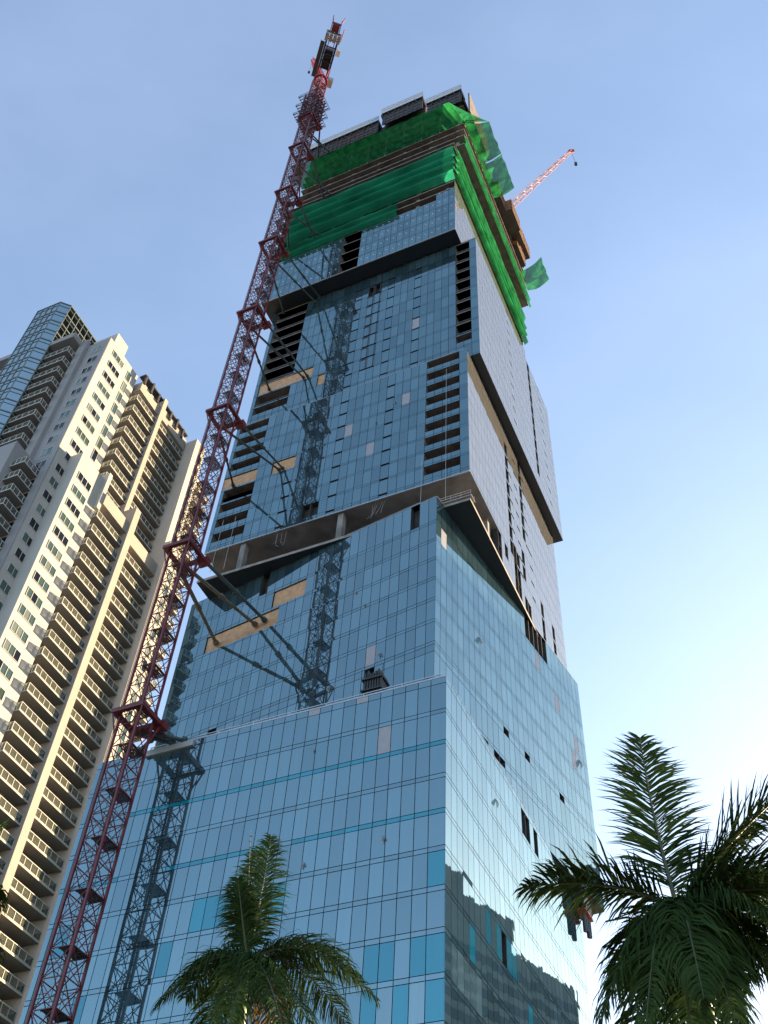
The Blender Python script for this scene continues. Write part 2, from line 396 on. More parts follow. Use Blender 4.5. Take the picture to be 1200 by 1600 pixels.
finish('glass_block', 'second glass block, twisted against the others, with plywood patches', bk, st)

# ---- transfer slab, columns and core of the open floor between B and C
bk = MB(); c = BLK['C']; fr = frame(c['c'], c['L'], c['R'])
bk.box(fr, 0, 44.0, 0, 45.8, 114.92, 115.42, 0)
bk.quad([fr(.05, .05, 114.90), fr(43.95, .05, 114.90), fr(43.95, 45.7, 114.90), fr(.05, 45.7, 114.90)], 1)
sl_o = bk.build('transfer_slab', [m_slab, m_soff], TW, label='thin floor slab with dark navy underside below the open storey')
bk = MB()
bk.box(fr, 7.0, 43.0, 8.0, 12.0, 115.42, 121.49, 0)
bk.box(fr, 3.0, 7.0, 11.6, 44.0, 115.42, 121.49, 0)
bk.build('core_wall', m_concd, TW)
for u, v in ((20.6, .9), (37.2, .9), (8.2, 3.2), (1.2, 9.8), (31.0, 5.0)):
    bk = MB(); bk.box(fr, u - .45, u + .45, v - .5, v + .5, 115.42, 121.49, 0); bk.build('concrete_column', m_conc, TW)
for u0 in (13.0, 29.0):                                 # bent rebar left sticking out under the soffit
    bk = MB()
    for k in range(5):
        a = u0 + random.uniform(0, 2.6)
        p = fr(a, .5, 121.4); q = fr(a + random.uniform(-.5, .5), .4, 119.6 - random.random()); bk.bar(p, q, .02); bk.bar(q, fr(a + random.uniform(-1, 1), .3, q.z - .2 - random.random()), .02)
    bk.build('rebar', m_steel, TW)

# ---- block C
bk, st = MB(), MB()
uC = cols(1.42, 1.4425, 44.0)
C_lines = [122.02 + 3.63 * k for k in range(9)]
rc = rows(C_lines, .45, 121.5, 154.85)
rs = [(121.5, 122.02, False)]                           # slotted bays: strip, glass balustrade, open slot
for l in C_lines: rs += [(l, l + .45, True), (l + .45, l + 1.6, False), (l + 1.6, min(l + 3.63, 154.85) - .02, False)]
slots = []
for l in C_lines: slots.append((0, 44, l + 1.61, l + 3.6, 'open', False))
lo = [i for i, u in enumerate(uC) if u > 37.2][0]
seg1 = uC[1:6]; segL = uC[lo:-1]
Cvent = []
for a, b in ((13.0, 14.4), (21.7, 23.1)): Cvent.append((a, b, 121, 155, 'vent', True))
for a, b in ((30.4, 31.8),): Cvent.append((a, b, 121, 134, 'vent', True))
Co = [(24.6, 27.6, 122.4, 125.3, 'dark', False), (30.3, 34.7, 137, 139.9, 'ply', False), (37.2, 44, 137, 139.9, 'ply', False),
      (16.0, 17.2, 133.4, 136.4, 'film', False), (10.1, 11.5, 144.3, 147.4, 'film', False), (20.2, 21.5, 140.6, 143.4, 'film', False)] + Cvent
facade('C', 'f', [(uC[:2], rc), (uC[5:lo + 1], rc), (uC[-2:], rc)], Co, st, bk)
facade('C', 'f', [(seg1, rs)], slots, st, bk)
facade('C', 'f', [(segL, rs)], slots[:3] + slots[5:] + [(0, 44, 136, 139.9, 'ply', False), (0, 44, 132, 136, 'open', False)], st, bk)
uCr = cols(1.45, 1.47, 45.8)
Cro = []
for k, l in enumerate(C_lines):
    a, b = l + .45, l + 3.63
    if k < 8: Cro += [(17.9, 19.2, a, b, 'dark', False), (19.3, 20.6, l, l + .46, 'vent', True)]
    if k > 2: Cro += [(25.2, 26.6, a, b, 'dark', False), (26.7, 28.0, l, l + .46, 'vent', True)]
    Cro += [(22.0, 23.4, l, l + .46, 'vent', True)]
Cro += [(19.3, 22.0, 118.6, 125.5, 'dark', False), (23.4, 24.9, 122, 129, 'dark', False), (31.8, 33.3, 118.6, 126, 'dark', False), (37.6, 39.2, 120, 126, 'dark', False), (28.1, 29.4, 122, 136, 'vent', True)]
facade('C', 'r', [(uCr, rc)], Cro, st, bk, base_mat=5)
u2 = [u for u in uCr if u > 11.4]
facade('C', 'r', [(u2, [(115.45, 118.5, False), (118.5, 121.5, False)])], [(12.0, 13.4, 115, 122, 'dark'), (14.6, 15.6, 117, 122, 'dark'), (19.3, 22.0, 115, 122, 'dark'), (23.4, 26.4, 115, 118.6, 'dark'), (31.8, 33.3, 115, 122, 'dark'), (37.6, 39.2, 118.5, 122, 'dark')], st, bk, base_mat=5)
shell(bk, 'C', 4)
finish('glass_block', 'third glass block with rows of dark slots at both ends', bk, st)

# ---- block D
bk, st = MB(), MB()
uD = cols(1.40, 1.4425, 45.5)
D_lines = [159.16 + 3.94 * k for k in range(11)]
rd = rows([155.3] + D_lines, .42, 155.3, 199.1)
ib = uD[1:4]; jl = [i for i, u in enumerate(uD) if u > 37.4][0]; jr = [i for i, u in enumerate(uD) if u > 43.4][0]
rds = [(155.3, 159.16, False), (159.16, 159.58, True), (159.58, 160.9, False), (160.9, 163.1, False)]
bay = []
for l in D_lines[1:]: bay += [(l, l + .42, True), (l + .42, min(l + 3.94, 199.1), False)]
facade('D', 'f', [(ib, rds + bay)], [(0, 9, 160.9, 163.2, 'open', False), (0, 9, 163.6, 199.2, 'open', False), (0, 9, 163.6, 199.2, 'slab', True)], st, bk)
facade('D', 'f', [(uD[jl:jr + 1], rds + bay)], [(30, 46, 160.9, 163.2, 'open', False), (30, 46, 163.5, 166.9, 'open', False), (30, 46, 167.0, 170.8, 'ply', False), (30, 46, 171, 199.2, 'open', False), (30, 46, 171, 199.2, 'slab', True)], st, bk)
Do = [(17.6, 19.1, 156, 195, 'vent', True), (11.6, 13.1, 156, 195, 'vent', True), (24.8, 26.3, 156, 195, 'vent', True), (33.5, 37.4, 167.0, 170.8, 'ply', False), (30.4, 31.9, 163.4, 166.9, 'ply', False), (12.0, 13.0, 171.2, 174.6, 'film', False)]
for l in D_lines[1:-1]: Do += [(20.4, 21.8, l, l + .43, 'vent', True), (21.8, 23.3, l, l + .43, 'vent', True)]
Do += [(20.4, 23.3, 191, 195, 'dark', False)]
facade('D', 'f', [(uD[:2], rd), (uD[3:jl + 1], rd), (uD[jr:], rd)], Do, st, bk)
uDr = cols(1.45, 1.47, 45.3)
Dro = []
for k, l in enumerate(D_lines):
    Dro += [(17.8, 19.2, l, l + .43, 'vent', True), (38.4, 39.8, l, l + .43, 'vent', True), (30.2, 31.6, l + .42, l + 3.94, 'dark', False), (31.7, 33.0, l, l + .43, 'vent', True)]
facade('D', 'r', [(uDr, rd)], Dro, st, bk, base_mat=5)
shell(bk, 'D', 5)
dfr = frame(BLK['D']['c'], LA, RA)
finish('glass_block', 'fourth glass block with tall open bays near both ends', bk, st)
dff = frame(BLK['D']['c'], LA, NEG(RA))
for l in D_lines[1:]:                                   # temporary guard rails across the open bays
    for a0, a1 in ((uD[1], uD[3]), (uD[jl], uD[jr])):
        s = MB(); s.bar(dff(a0, -.25, l + 1.2), dff(a1, -.25, l + 1.2), .045); s.bar(dff(a0, -.25, l + .75), dff(a1, -.25, l + .75), .03); s.build('guard_rail', m_steel, TW)
bk = MB()                                               # dark window frames left in the unfinished column
for l in D_lines[1:-1]:
    for a in (20.42, 21.88): bk.box(dfr, a - .1, a + .1, -.03, .05, l + .42, l + 3.9)
    bk.box(dfr, 21.9, 23.25, -.035, .05, l + 3.5, l + 3.9)
bk.build('window_frame', m_black, TW)

# ---- block E: glass below, bare floors above
bk, st = MB(), MB()
uE = cols(1.41, 1.4425, 44.0)
E_lines = [203.62 + 4.33 * k for k in range(3)]
re_ = rows(E_lines, .25, 199.3, 216.45)
k1 = [i for i, u in enumerate(uE) if u > 20.2][0]; k2 = [i for i, u in enumerate(uE) if u > 24.6][0]; k3 = 3
facade('E', 'f', [(uE[:k3 + 1], re_ + [(216.45, 216.7, True), (216.7, 219.3, False)]), (uE[k3:k1 + 1], re_), (uE[k2:], re_)], [], st, bk)
facade('E', 'f', [(uE[k1:k2 + 1], re_)], [(0, 44, 199, 217, 'open', False), (0, 44, 199, 217, 'slab', True)], st, bk)
facade('E', 'r', [(cols(1.45, 1.47, 46), re_ + [(216.45, 216.7, True), (216.7, 220.6, False), (220.6, 223.3, False)])], [(3, 20, 203, 222, 'vent', True)][:0], st, bk, base_mat=5)
shell(bk, 'E', 5, inset=.3)
finish('glass_block', 'fifth glass block with pale stickers on its panes', bk, st)
efr = frame(BLK['E']['c'], LA, RA)
bk = MB()
for i in range(len(uE) - 1):
    uc = (uE[i] + uE[i + 1]) / 2
    if uE[k1] < uc < uE[k2]: continue
    for z0 in (199.3, 203.9, 208.2, 212.5, 216.7):
        if z0 > 216 and uc > 4.3: continue
        z = z0 + (2.0 if i % 2 else 2.5) + random.uniform(-.1, .1)
        bk.box(efr, uc - .12, uc + .12, -.02, .02, z, z + .22)
bk.build('pane_sticker', m_white, TW, kind='stuff')
# bare floors of E and F: slabs, perimeter columns, dark core
for blk, zs in (('E', (216.6, 220.0, 223.35, 227.3, 231.2, 235.1, 239.0, 242.9, 245.3)), ('F', (247.0, 252.4, 256.2, 260.1, 264.2, 268.2, 272.4))):
    b = BLK[blk]; fr = frame(b['c'], LA, RA)
    for i, z in enumerate(zs):
        s = MB(); s.box(fr, .12 if blk == 'E' else 0, b['w'], .12 if blk == 'E' else 0, b['d'], z - .15, z + .15, 0)
        e0 = .10 if blk == 'E' else -.02
        s.box(fr, e0, b['w'], e0, e0 + .1, z - .12, z + .16, 1); s.box(fr, e0, e0 + .1, e0 + .1, b['d'], z - .12, z + .16, 1)
        s.build('floor_slab', [m_concd, m_slab], TW)  # soffit shade lies in the dark body colour; edge strips stay pale
    s = MB(); s.box(fr, 6, b['w'] - 6, 6, b['d'] - 6, zs[0], zs[-1], 0); s.build('core_wall', m_concd, TW)
    for u in range(2, 44, 7):
        s = MB(); s.box(fr, u - .4, u + .4, 1.0, 1.9, zs[0], zs[-1]); s.build('concrete_column', m_conc, TW)
    for v in range(5, 46, 8):
        s = MB(); s.box(fr, 1.0, 1.9, v - .4, v + .4, zs[0], zs[-1]); s.build('concrete_column', m_conc, TW)
ffr = frame(BLK['F']['c'], LA, RA)
# dark formwork tables between the top floors, with props
s = MB()
s.box(ffr, 1.2, 43.5, 1.2, 44.5, 264.6, 272.0, 0)
s.build('formwork_table', m_formd, TW)
for k in range(26):
    u = 1.5 + k * 1.65; s = MB(); s.box(ffr, u - .12, u + .12, .35, .6, 260.3, 273.5); s.build('formwork_prop', m_formd if k % 3 else m_steel, TW)
for k in range(18):
    v = 2 + k * 2.4; s = MB(); s.box(ffr, .3, .6, v - .15, v + .15, 260.3, 272.5); s.build('formwork_prop', m_wood, TW)
# work platforms along the front of the top floor
def platform(u0, u1, zd, zt, out=1.8):
    s = MB(); s.box(ffr, u0, u1, -out, 1.2, zd - .35, zd, 0)
    for k in range(int((u1 - u0) / 2) + 1):
        u = u0 + k * 2.0 + .1; s.box(ffr, u - .08, u + .08, -out + .1, .8, zd - 1.6, zd - .35, 0)
        s.bar(ffr(u, -out + .2, zd - .4), ffr(u, .6, zd - 3.2), .09)
    o = s.build('work_platform', m_formd, TW)
    r = MB(); n = max(2, int((u1 - u0) / 2.4))
    for k in range(n + 1):
        u = u0 + (u1 - u0) * k / n; r.bar(ffr(u, -out, zd), ffr(u, -out - .25, zt), .06)
    for q in (1.0, .55): r.bar(ffr(u0, -out - .25 * q, zd + (zt - zd) * q), ffr(u1, -out - .25 * q, zd + (zt - zd) * q), .05)
    r.build('guard_rail', m_steel, o)
    r = MB(); r.quad([ffr(u0, -out, zd), ffr(u1, -out, zd), ffr(u1, -out - .25, zt), ffr(u0, -out - .25, zt)]); r.build('guard_mesh', m_guard, o)
    s = MB(); s.box(ffr, u0 + .2, u1 - .2, -out + .5, -out + .7, zd - 7.4, zd - .4)
    for k in range(int((u1 - u0) / 1.3)): s.box(ffr, u0 + .5 + k * 1.3, u0 + .7 + k * 1.3, -out + .32, -out + .5, zd - 7.6 + random.uniform(-.8, .3), zd - .4)
    for q in (1.6, 3.8, 6.0): s.box(ffr, u0 + .2, u1 - .2, -out + .38, -out + .499, zd - q - .15, zd - q + .15)
    s.build('formwork_panel', m_formd, o)
platform(23.2, 44.4, 283.2, 285.4)
platform(10.6, 22.6, 287.0, 289.6)
platform(-0.2, 9.6, 280.0, 282.3)
s = MB(); s.box(ffr, .8, 44.2, .6, 20, 272.6, 276.8); s.box(ffr, 10.6, 44.2, .3, 18, 276.8, 282.6); s.box(ffr, 10.8, 22.4, .35, 17, 282.6, 286.4); s.box(ffr, -.1, 10.6, .3, 16, 276.8, 279.5); s.build('formwork_table', m_formd, TW)
s = MB(); s.box(ffr, -1.6, -1.2, 0.5, 14.0, 268, 281.5); s.build('timber_screen', m_concd, TW)
for (v0, v1, z0, z1, o) in ((21, 27, 262.5, 270.5, 1.6), (26.5, 33, 263, 269, 3.2), (32, 38, 265, 272, 2.6), (36, 43, 262.5, 270.0, 1.2), (27, 45, 270, 274.5, .8), (38, 44, 268, 273, 2.4)):
    s = MB(); s.box(ffr, -o, .3, v0, v1, z0, z0 + .3, 1); s.box(ffr, -o, -o + .25, v0, v1, z0 + .3, z1 - 1.2, 0)
    s.box(ffr, -o, .3, v0, v0 + .25, z0 + .3, z1, 0); s.box(ffr, -o, .3, v1 - .25, v1, z0 + .3, z1, 0)
    for k in range(3): s.box(ffr, -o - .12, -o, v0, v1, z0 + 1 + k * 2, z0 + 1.3 + k * 2, 0)
    s.build('timber_formwork', [m_wood, m_formd], TW)

# ---- parapet rails, ropes, loose pieces on the tower
def rail(blk, side, u0, u1, z, h=1.0, step=3.6, out=0.0, r=.045):
    b = BLK[blk]; d = b['L'] if side == 'f' else b['R']; n = NEG(b['R']) if side == 'f' else NEG(b['L'])
    f = frame(b['c'], d, n); s = MB()
    s.bar(f(u0, out, z + h), f(u1, out, z + h), r); s.bar(f(u0, out, z + h * .5), f(u1, out, z + h * .5), r * .7)
    k = int((u1 - u0) / step)
    for i in range(k + 1): s.bar(f(u0 + (u1 - u0) * i / k, out, z), f(u0 + (u1 - u0) * i / k, out, z + h), r)
    return s.build('parapet_rail', m_alu, TW)
rail('A', 'f', .6, 37, 76.16, .55, 4.4, -.15, .07)
rail('B', 'f', 3.0, 22, 115.3, .55, 4.0, -.2, .05)
for blk, side, u0, u1, z in (('A', 'r', .1, 46.9, 76.16), ('B', 'r', .1, 44.9, 115.3), ('B', 'f', .1, 43.5, 115.3), ('A', 'f', .1, 44.0, 76.16), ('C', 'f', .1, 43.9, 154.85)):
    b = BLK[blk]; d = b['L'] if side == 'f' else b['R']; n = NEG(b['R']) if side == 'f' else NEG(b['L'])
    s = MB(); s.box(frame(b['c'], d, n), u0, u1, -.3, .02, z, z + .09); s.build('parapet_cap', m_alu, TW)
s = MB(); s.box(frame(BLK['E']['c'], LA, NEG(RA)), 0, 44, -.1, .05, 199.16, 199.3); s.build('soffit_trim', m_alu, TW)
s = MB(); s.box(frame(BLK['C']['c'], LA, NEG(RA)), 0, 44, -.1, .05, 121.36, 121.5); s.build('soffit_trim', m_alu, TW)
cfr = frame(BLK['C']['c'], LA, RA)
for u in (3.55, 7.35, 39.3, 41.6):
    s = MB(); s.bar(cfr(u, -.35, 150 if u < 5 else 128), cfr(u, -.35, 115.9), .035, n=5)
    s.build('hanging_rope', m_steel, label=None, parent=TW)
s = MB()                                                # swing stage parked on the slab corner
s.box(cfr, -.3, 4.4, -.3, 1.2, 115.5, 115.62)
for a in (-.2, 1.3, 2.8, 4.3):
    for b_ in (-.25, 1.15): s.bar(cfr(a, b_, 115.6), cfr(a, b_, 116.7), .04)
for z in (116.2, 116.7):
    s.bar(cfr(-.2, -.25, z), cfr(4.3, -.25, z), .04); s.bar(cfr(-.2, 1.15, z), cfr(4.3, 1.15, z), .04)
s.build('swing_stage', m_steel, label='small railed work cradle on the slab corner of the glass tower', cat='work cradle')
afr = frame(BLK['A']['c'], LA, RA)
s = MB(); s.box(afr, 30.8, 37.2, -.35, .25, 75.2, 76.0); s.build('steel_beam', m_steel, label='pale grey steel beam lying along the lowest glass parapet beside the crane', cat='beam')
s = MB()                                                # stack of dark crates on the terrace
for k in range(7):
    a = 8.2 + .32 * k; s.box(afr, a, a + .2, 1.2, 2.9, 76.2, 80.6 + random.uniform(-.3, .5))
s.box(afr, 8.0, 10.6, 1.0, 3.0, 76.95, 77.15); s.box(afr, 8.0, 10.6, 1.0, 3.0, 78.0, 78.2)
s.bar(afr(8, 1, 76.2), afr(8, 1, 81.4), .06); s.bar(afr(10.6, 1, 76.2), afr(10.6, 1, 81.2), .06); s.box(afr, 8.0, 10.6, 1.0, 3.0, 79.6, 79.8)
s.build('material_rack', m_black, label='black rack of stacked material on the lowest glass roof terrace', cat='rack')
# debris platform with hanging rolls under the overhang at the far right edge
s = MB(); rfr = frame(BLK['A']['c'], RA, NEG(LA))
s.box(rfr, 43.6, 47.2, .1, 1.4, 73.5, 75.4, 0); s.box(rfr, 43.9, 47.3, .2, 1.5, 72.9, 73.2, 1)
for k in range(4): s.bar(rfr(44.4 + k * .8, 1.0, 70.2 + .35 * (k % 2)), rfr(44.4 + k * .8, 1.0, 72.6), .24, 0, 8)
s.build('hoist_platform', [m_black, m_redb], label='dark hoist platform with hanging rolls at the right edge of the glass tower', cat='hoist')
for (blk, side, u, z, sc) in (('A', 'r', 14.4, 70.4, 1.0), ('B', 'r', 11.2, 98.0, 1.2), ('B', 'f', 12.2, 102.6, .6), ('B', 'f', 10.6, 99.4, .6), ('B', 'f', 7.6, 89.6, .9), ('B', 'f', 14.8, 87.2, 1.0), ('A', 'f', 14.9, 70.6, .5), ('A', 'f', 6.1, 58.2, .7), ('A', 'f', 14.5, 57.2, .7), ('B', 'r', 41.6, 98.4, 1.4), ('C', 'f', 15.8, 142.0, .8), ('C', 'f', 12.6, 146, .7)):
    b = BLK[blk]; d = b['L'] if side == 'f' else b['R']; n = NEG(b['R']) if side == 'f' else NEG(b['L'])
    f = frame(b['c'], d, n); s = MB()                   # torn corners of protective film flapping off the glass
    pts = [f(u, .03, z), f(u + .55 * sc, .05, z + .1), f(u + .4 * sc, .3 * sc, z - .7 * sc), f(u + .1 * sc, .2 * sc, z - 1.3 * sc)]
    s.quad(pts); s.quad([pts[0], pts[2], f(u - .2 * sc, .4 * sc, z - .6 * sc)]); s.build('torn_film', m_torn, TW)

# ================================================================ green nets
def grid_net(name, P, nu, nv, m, label, group='green safety nets on the tower'):
    s = MB()
    for i in range(nu + 1):
        for j in range(nv + 1): s.v.append(tuple(P(i / nu, j / nv)))
    for i in range(nu):
        for j in range(nv):
            a = i * (nv + 1) + j; s.f.append((a, a + 1, a + nv + 2, a + nv + 1)); s.m.append(0); s.t.append(1)
    return s.build(name, m, smooth=True, label=label, cat='safety net', group=group)
from mathutils import noise as mnoise
def nz(x, y, s=1.0): return mnoise.noise(Vector((x * s, y * s, 3.1)))
def swag(frm, u0, u1, zs, bulge, flat=.15):
    """folded net: bands hanging between tie lines zs (top to bottom), each band bellying outwards"""
    nb = len(zs) - 1
    def P(i, j):
        u = u0 + (u1 - u0) * i; k = min(nb - 1, int(j * nb)); t = j * nb - k
        z = zs[k] + (zs[k + 1] - zs[k]) * t
        o = flat + bulge * (t ** 1.2) * (1 if t < .72 else max(0, 1 - t) / .28) * (1 + .18 * nz(u, k * 9.0, .15)) + .06 * nz(u, z, .7)
        return frm(u, o, z + .22 * nz(u, k * 5 + 2, .07))
    return P
EF = frame(BLK['E']['c'], LA, NEG(RA)); ER = frame(BLK['E']['c'], RA, NEG(LA))
FF = frame(BLK['F']['c'], LA, NEG(RA)); FR = frame(BLK['F']['c'], RA, NEG(LA))
grid_net('safety_net', swag(EF, -.2, 41, (242.4, 236.4, 232.4, 228.6, 223.6), 2.6), 120, 44, m_netd, 'dark green net hung in folds across the shaded front of the tower')
grid_net('safety_net', swag(EF, 13.2, 41.5, (222.6, 219.6, 216.4), 1.6), 80, 24, m_netd, 'narrow dark green net below the folded front net')
grid_net('safety_net', swag(ER, 0, 46, (243.0, 236.0, 232, 229, 225.6), 1.5), 160, 44, m_net, 'bright green net in long folds down the sunlit right side')
grid_net('safety_net', swag(FR, 0, 46.4, (252.3, 249.4, 246.2), .7), 160, 24, m_net, 'long bright green strip of net under the top floors, right side')
def catch(frm, u0, u1, z0, out, rise, sag=.5, u0o=None, u1o=None):
    a0 = u0 if u0o is None else u0o; a1 = u1 if u1o is None else u1o
    def P(i, j):
        u = (u0 + (u1 - u0) * i) * (1 - j) + (a0 + (a1 - a0) * i) * j
        return frm(u, .1 + out * j * (1 + .06 * nz(u, 1.7, .5)), z0 + rise * j - sag * math.sin(math.pi * j) * (.6 + .6 * abs(math.sin(u * .7))) + .2 * nz(u, j * 4, .6))
    return P
grid_net('safety_net', catch(FF, -.2, 44.3, 260.3, 5.4, 1.6, u0o=1.8), 120, 14, m_netc, 'thin green catch net fanned out along the top front edge')
def cornernet(i, j):
    a = FF(-.2, .1, 260.3); b = FR(0.0, .1, 260.3); p = FF(1.8, 5.5, 262.0); q = FR(3.0, 5.4, 263.0)
    top = p.lerp(q, i); bot = a.lerp(b, i); v = bot.lerp(top, j); v.z += -.6 * math.sin(math.pi * i) * j + .25 * nz(i * 6, j * 5, 1); return v
grid_net('safety_net', cornernet, 24, 16, m_net, 'bright crumpled green net at the top corner of the tower')
grid_net('safety_net', catch(FR, .2, 11.4, 260.6, 5.4, 2.2, .7, 3.0, 11.6), 40, 14, m_netc, 'green catch net panel on the right side next to the top corner')
grid_net('safety_net', catch(FR, 11.6, 21.0, 260.6, 5.5, 2.4, 1.0, 11.9, 21.4), 40, 14, m_netc, 'second green catch net panel from the top corner, right side')
grid_net('safety_net', catch(FR, 40.6, 46.6, 256.0, 5.8, 4.4, 1.4, 41.0, 48.0), 30, 16, m_netc, 'loose green net flap sticking out alone at the far right')

# ================================================================ red tower crane beside the tower
MA, MD = rad(-15.15), 100.4
MC = (MD * math.sin(MA), MD * math.cos(MA))
CR1 = empty('tower_crane', (MC[0], MC[1], 0), label='tall dark red lattice tower crane tied to the glass tower', cat='crane')
HW = 1.325
def mast_section(h, leg=.125, br=.055):
    s = MB()
    cs = [(-HW, -HW), (HW, -HW), (HW, HW), (-HW, HW)]
    for a, b in cs: s.box(ID, a - leg, a + leg, b - leg, b + leg, 0, h, 0)
    for k in range(4):
        (a, b), (c_, d_) = cs[k], cs[(k + 1) % 4]
        n = 2
        for i in range(n):
            z0, z1 = h * i / n, h * (i + 1) / n
            s.bar((a, b, z0), (c_, d_, z1), br); s.bar((c_, d_, z0), (a, b, z1), br)
            s.bar((a, b, z0), (c_, d_, z0), br * 1.15)
            s.bar((a, b, (z0 + z1) / 2), ((a + c_) / 2, (b + d_) / 2, (z0 + z1) / 2), br * .8)
    return s
SH = 5.8
sec = mast_section(SH).mesh('mast_section', m_red)
pf = MB()
for k in range(6): pf.box(ID, -HW + .1, HW - .1, -HW + .12 + k * .28, -HW + .32 + k * .28, 2.9, 2.96, 0)
for k in range(3): pf.box(ID, -HW + .15 + k * 1.1, -HW + .25 + k * 1.1, -HW + .1, .4, 2.82, 2.9, 0)
pf.bar((.5, .5, 0), (.2, .5, SH), .035); pf.bar((.95, .5, 0), (.65, .5, SH), .035)
for k in range(18): z = k * SH / 18; pf.bar((.5 - .3 * z / SH, .5, z), (.95 - .3 * z / SH, .5, z), .02)
pfm = pf.mesh('ladder_platform', m_formd)
NS = 51
for k in range(NS):
    mm = fmatrix(MC, RA, LA, 0, 0, k * SH)
    o = inst('mast_section', sec, CR1, mm)
    inst('ladder_platform', pfm, o, mm)
ZTOP = NS * SH                                          # 301
cfrm = frame(MC, RA, LA)
s = MB(); s.bar(cfrm(-HW - .1, HW + .25, 8), cfrm(-HW - .1, HW + .25, ZTOP), .05, n=6); s.build('power_cable', m_black, CR1)
# collars and tie struts
def onface(blk, u, z, out=0):
    b = BLK[blk]; return frame(b['c'], b['L'], NEG(b['R']))(u, out, z)
ties = [(77.2, [('A', 33.6, 76.3), ('A', 32.0, 76.3), ('A', 38.5, 76.3)]),
        (105.0, [('B', 36.3, 103.9), ('B', 29.3, 104.3), ('B', 27.7, 104.4)]),
        (137.0, [('C', 41.6, 137.1), ('C', 32.8, 137.1), ('C', 32.2, 137.2)]),
        (168.0, [('D', 42.0, 167.8), ('D', 34.6, 167.6), ('D', 33.8, 167.6)]),
        (196.0, [('D', 43.0, 197.6), ('D', 35.4, 197.0), ('D', 34.6, 198.4)]),
        (220.8, [('E', 31.2, 220.2), ('E', 40.2, 220.2), ('E', 33.5, 220.2)]),
        (246.3, [('E', 32.1, 244.9), ('E', 40.5, 244.9), ('E', 34.0, 244.9)]),
        (266.0, [('F', 33.2, 268.2), ('F', 35.6, 272.4), ('F', 41.0, 268.2)])]
for i, (z, ends) in enumerate(ties):
    s = MB(); e = HW + .8
    for a0, a1, b0, b1 in ((-e, e, -e, -e + .5), (-e, e, e - .5, e), (-e, -e + .5, -e + .5, e - .5), (e - .5, e, -e + .5, e - .5)):
        s.box(cfrm, a0, a1, b0, b1, z - .28, z + .28)
    for a in (-1, 1):
        for b in (-1, 1): s.bar(cfrm(a * e * .95, b * e * .95, z), cfrm(a * HW, b * HW, z - 3.2), .12); s.bar(cfrm(a * e * .5, b * e * .95, z), cfrm(a * HW, b * HW, z + 2.0), .08)
    s.box(cfrm, e - .3, e + .7, -e - .3, -e + 1.2, z - .5, z + .5)
    s.build('tie_collar', m_red, CR1)
    st_ = [cfrm(e, e, z), cfrm(e, e - 1.0, z), cfrm(e + .3, -e + .2, z)]
    for k, (bl, u, zz) in enumerate(ends):
        a = st_[k]; b = onface(bl, u, zz, .05)
        s = MB(); d = (b - a); th = .29 if i < 2 else .2
        s.bar(a, a + d * .48, th, n=8); s.bar(a + d * .48, a + d * .53, th * 1.45, n=8); s.bar(a + d * .53, b, th * .85, n=8)
        s.bar(b - d.normalized() * .5, b, th * 1.6, n=6)
        s.build('tie_strut', m_tieb if (i == 1 and k < 2) else m_tie, CR1)
# climbing cage with railed decks
s = MB(); z0, z1 = 264.0, 283.0; e = HW + .55
for a in (-e, e):
    for b in (-e, e): s.box(cfrm, a - .16, a + .16, b - .16, b + .16, z0, z1)
n = 6
for i in range(n):
    za, zb = z0 + (z1 - z0) * i / n, z0 + (z1 - z0) * (i + 1) / n
    for (p, q) in (((-e, -e), (e, -e)), ((e, -e), (e, e)), ((e, e), (-e, e)), ((-e, e), (-e, -e))):
        s.bar(cfrm(*p, za), cfrm(*q, zb), .08); s.bar(cfrm(*q, za), cfrm(*p, zb), .08); s.bar(cfrm(*p, za), cfrm(*q, za), .1)
s.build('climbing_cage', m_red, CR1)
for z in (266.5, 272.5, 279.0):
    s = MB(); o = e + 1.15
    for a0, a1, b0, b1 in ((-o, o, -o, -e), (-o, o, e, o), (-o, -e, -e, e), (e, o, -e, e)): 
            [s.box(cfrm, a0 + (a1 - a0) * q_ / 9, a0 + (a1 - a0) * (q_ + .35) / 9, b0, b1, z, z + .06) for q_ in range(9)]
    for q in (.6, 1.2):
        for (p, r) in (((-o, -o), (o, -o)), ((o, -o), (o, o)), ((o, o), (-o, o)), ((-o, o), (-o, -o))): s.bar(cfrm(*p, z + q), cfrm(*r, z + q), .04)
    for t in (-1, -.33, .33, 1):
        for (p, r) in ((t * o, -o), (t * o, o), (-o, t * o), (o, t * o)): s.bar(cfrm(p, r, z), cfrm(p, r, z + 1.2), .04)
    s.build('cage_deck', m_formd, CR1)
# upper works: slew ring, machinery deck swung towards the street, counterweights, A-frame, cab, jib
HEAD = rad(180 - 12.0)                                  # deck points towards the camera side
hx = (math.sin(HEAD + MA * .2), math.cos(HEAD + MA * .2)); hy = (-hx[1], hx[0])
hfr = frame(MC, hx, hy)
s = MB()
for k in range(16):
    a0, a1 = 2 * math.pi * k / 16, 2 * math.pi * (k + 1) / 16
    s.bar(hfr(1.7 * math.cos(a0), 1.7 * math.sin(a0), ZTOP + 1.0), hfr(1.7 * math.cos(a1), 1.7 * math.sin(a1), ZTOP + 1.0), .45)
for a in (-1.2, 1.2):
    for b in (-1.2, 1.2): s.bar(hfr(a, b, ZTOP + 1.2), hfr(a * 1.15, b * 1.15, ZTOP + 8.5), .2); s.bar(hfr(a, b, ZTOP + 1.2), hfr(-a * 1.15, b * 1.15, ZTOP + 8.5), .1); s.bar(hfr(a, b, ZTOP + 1.2), hfr(a * 1.15, -b * 1.15, ZTOP + 8.5), .1)
s.build('slew_tower', m_redm, CR1)
s = MB(); DZ = ZTOP + 8.6
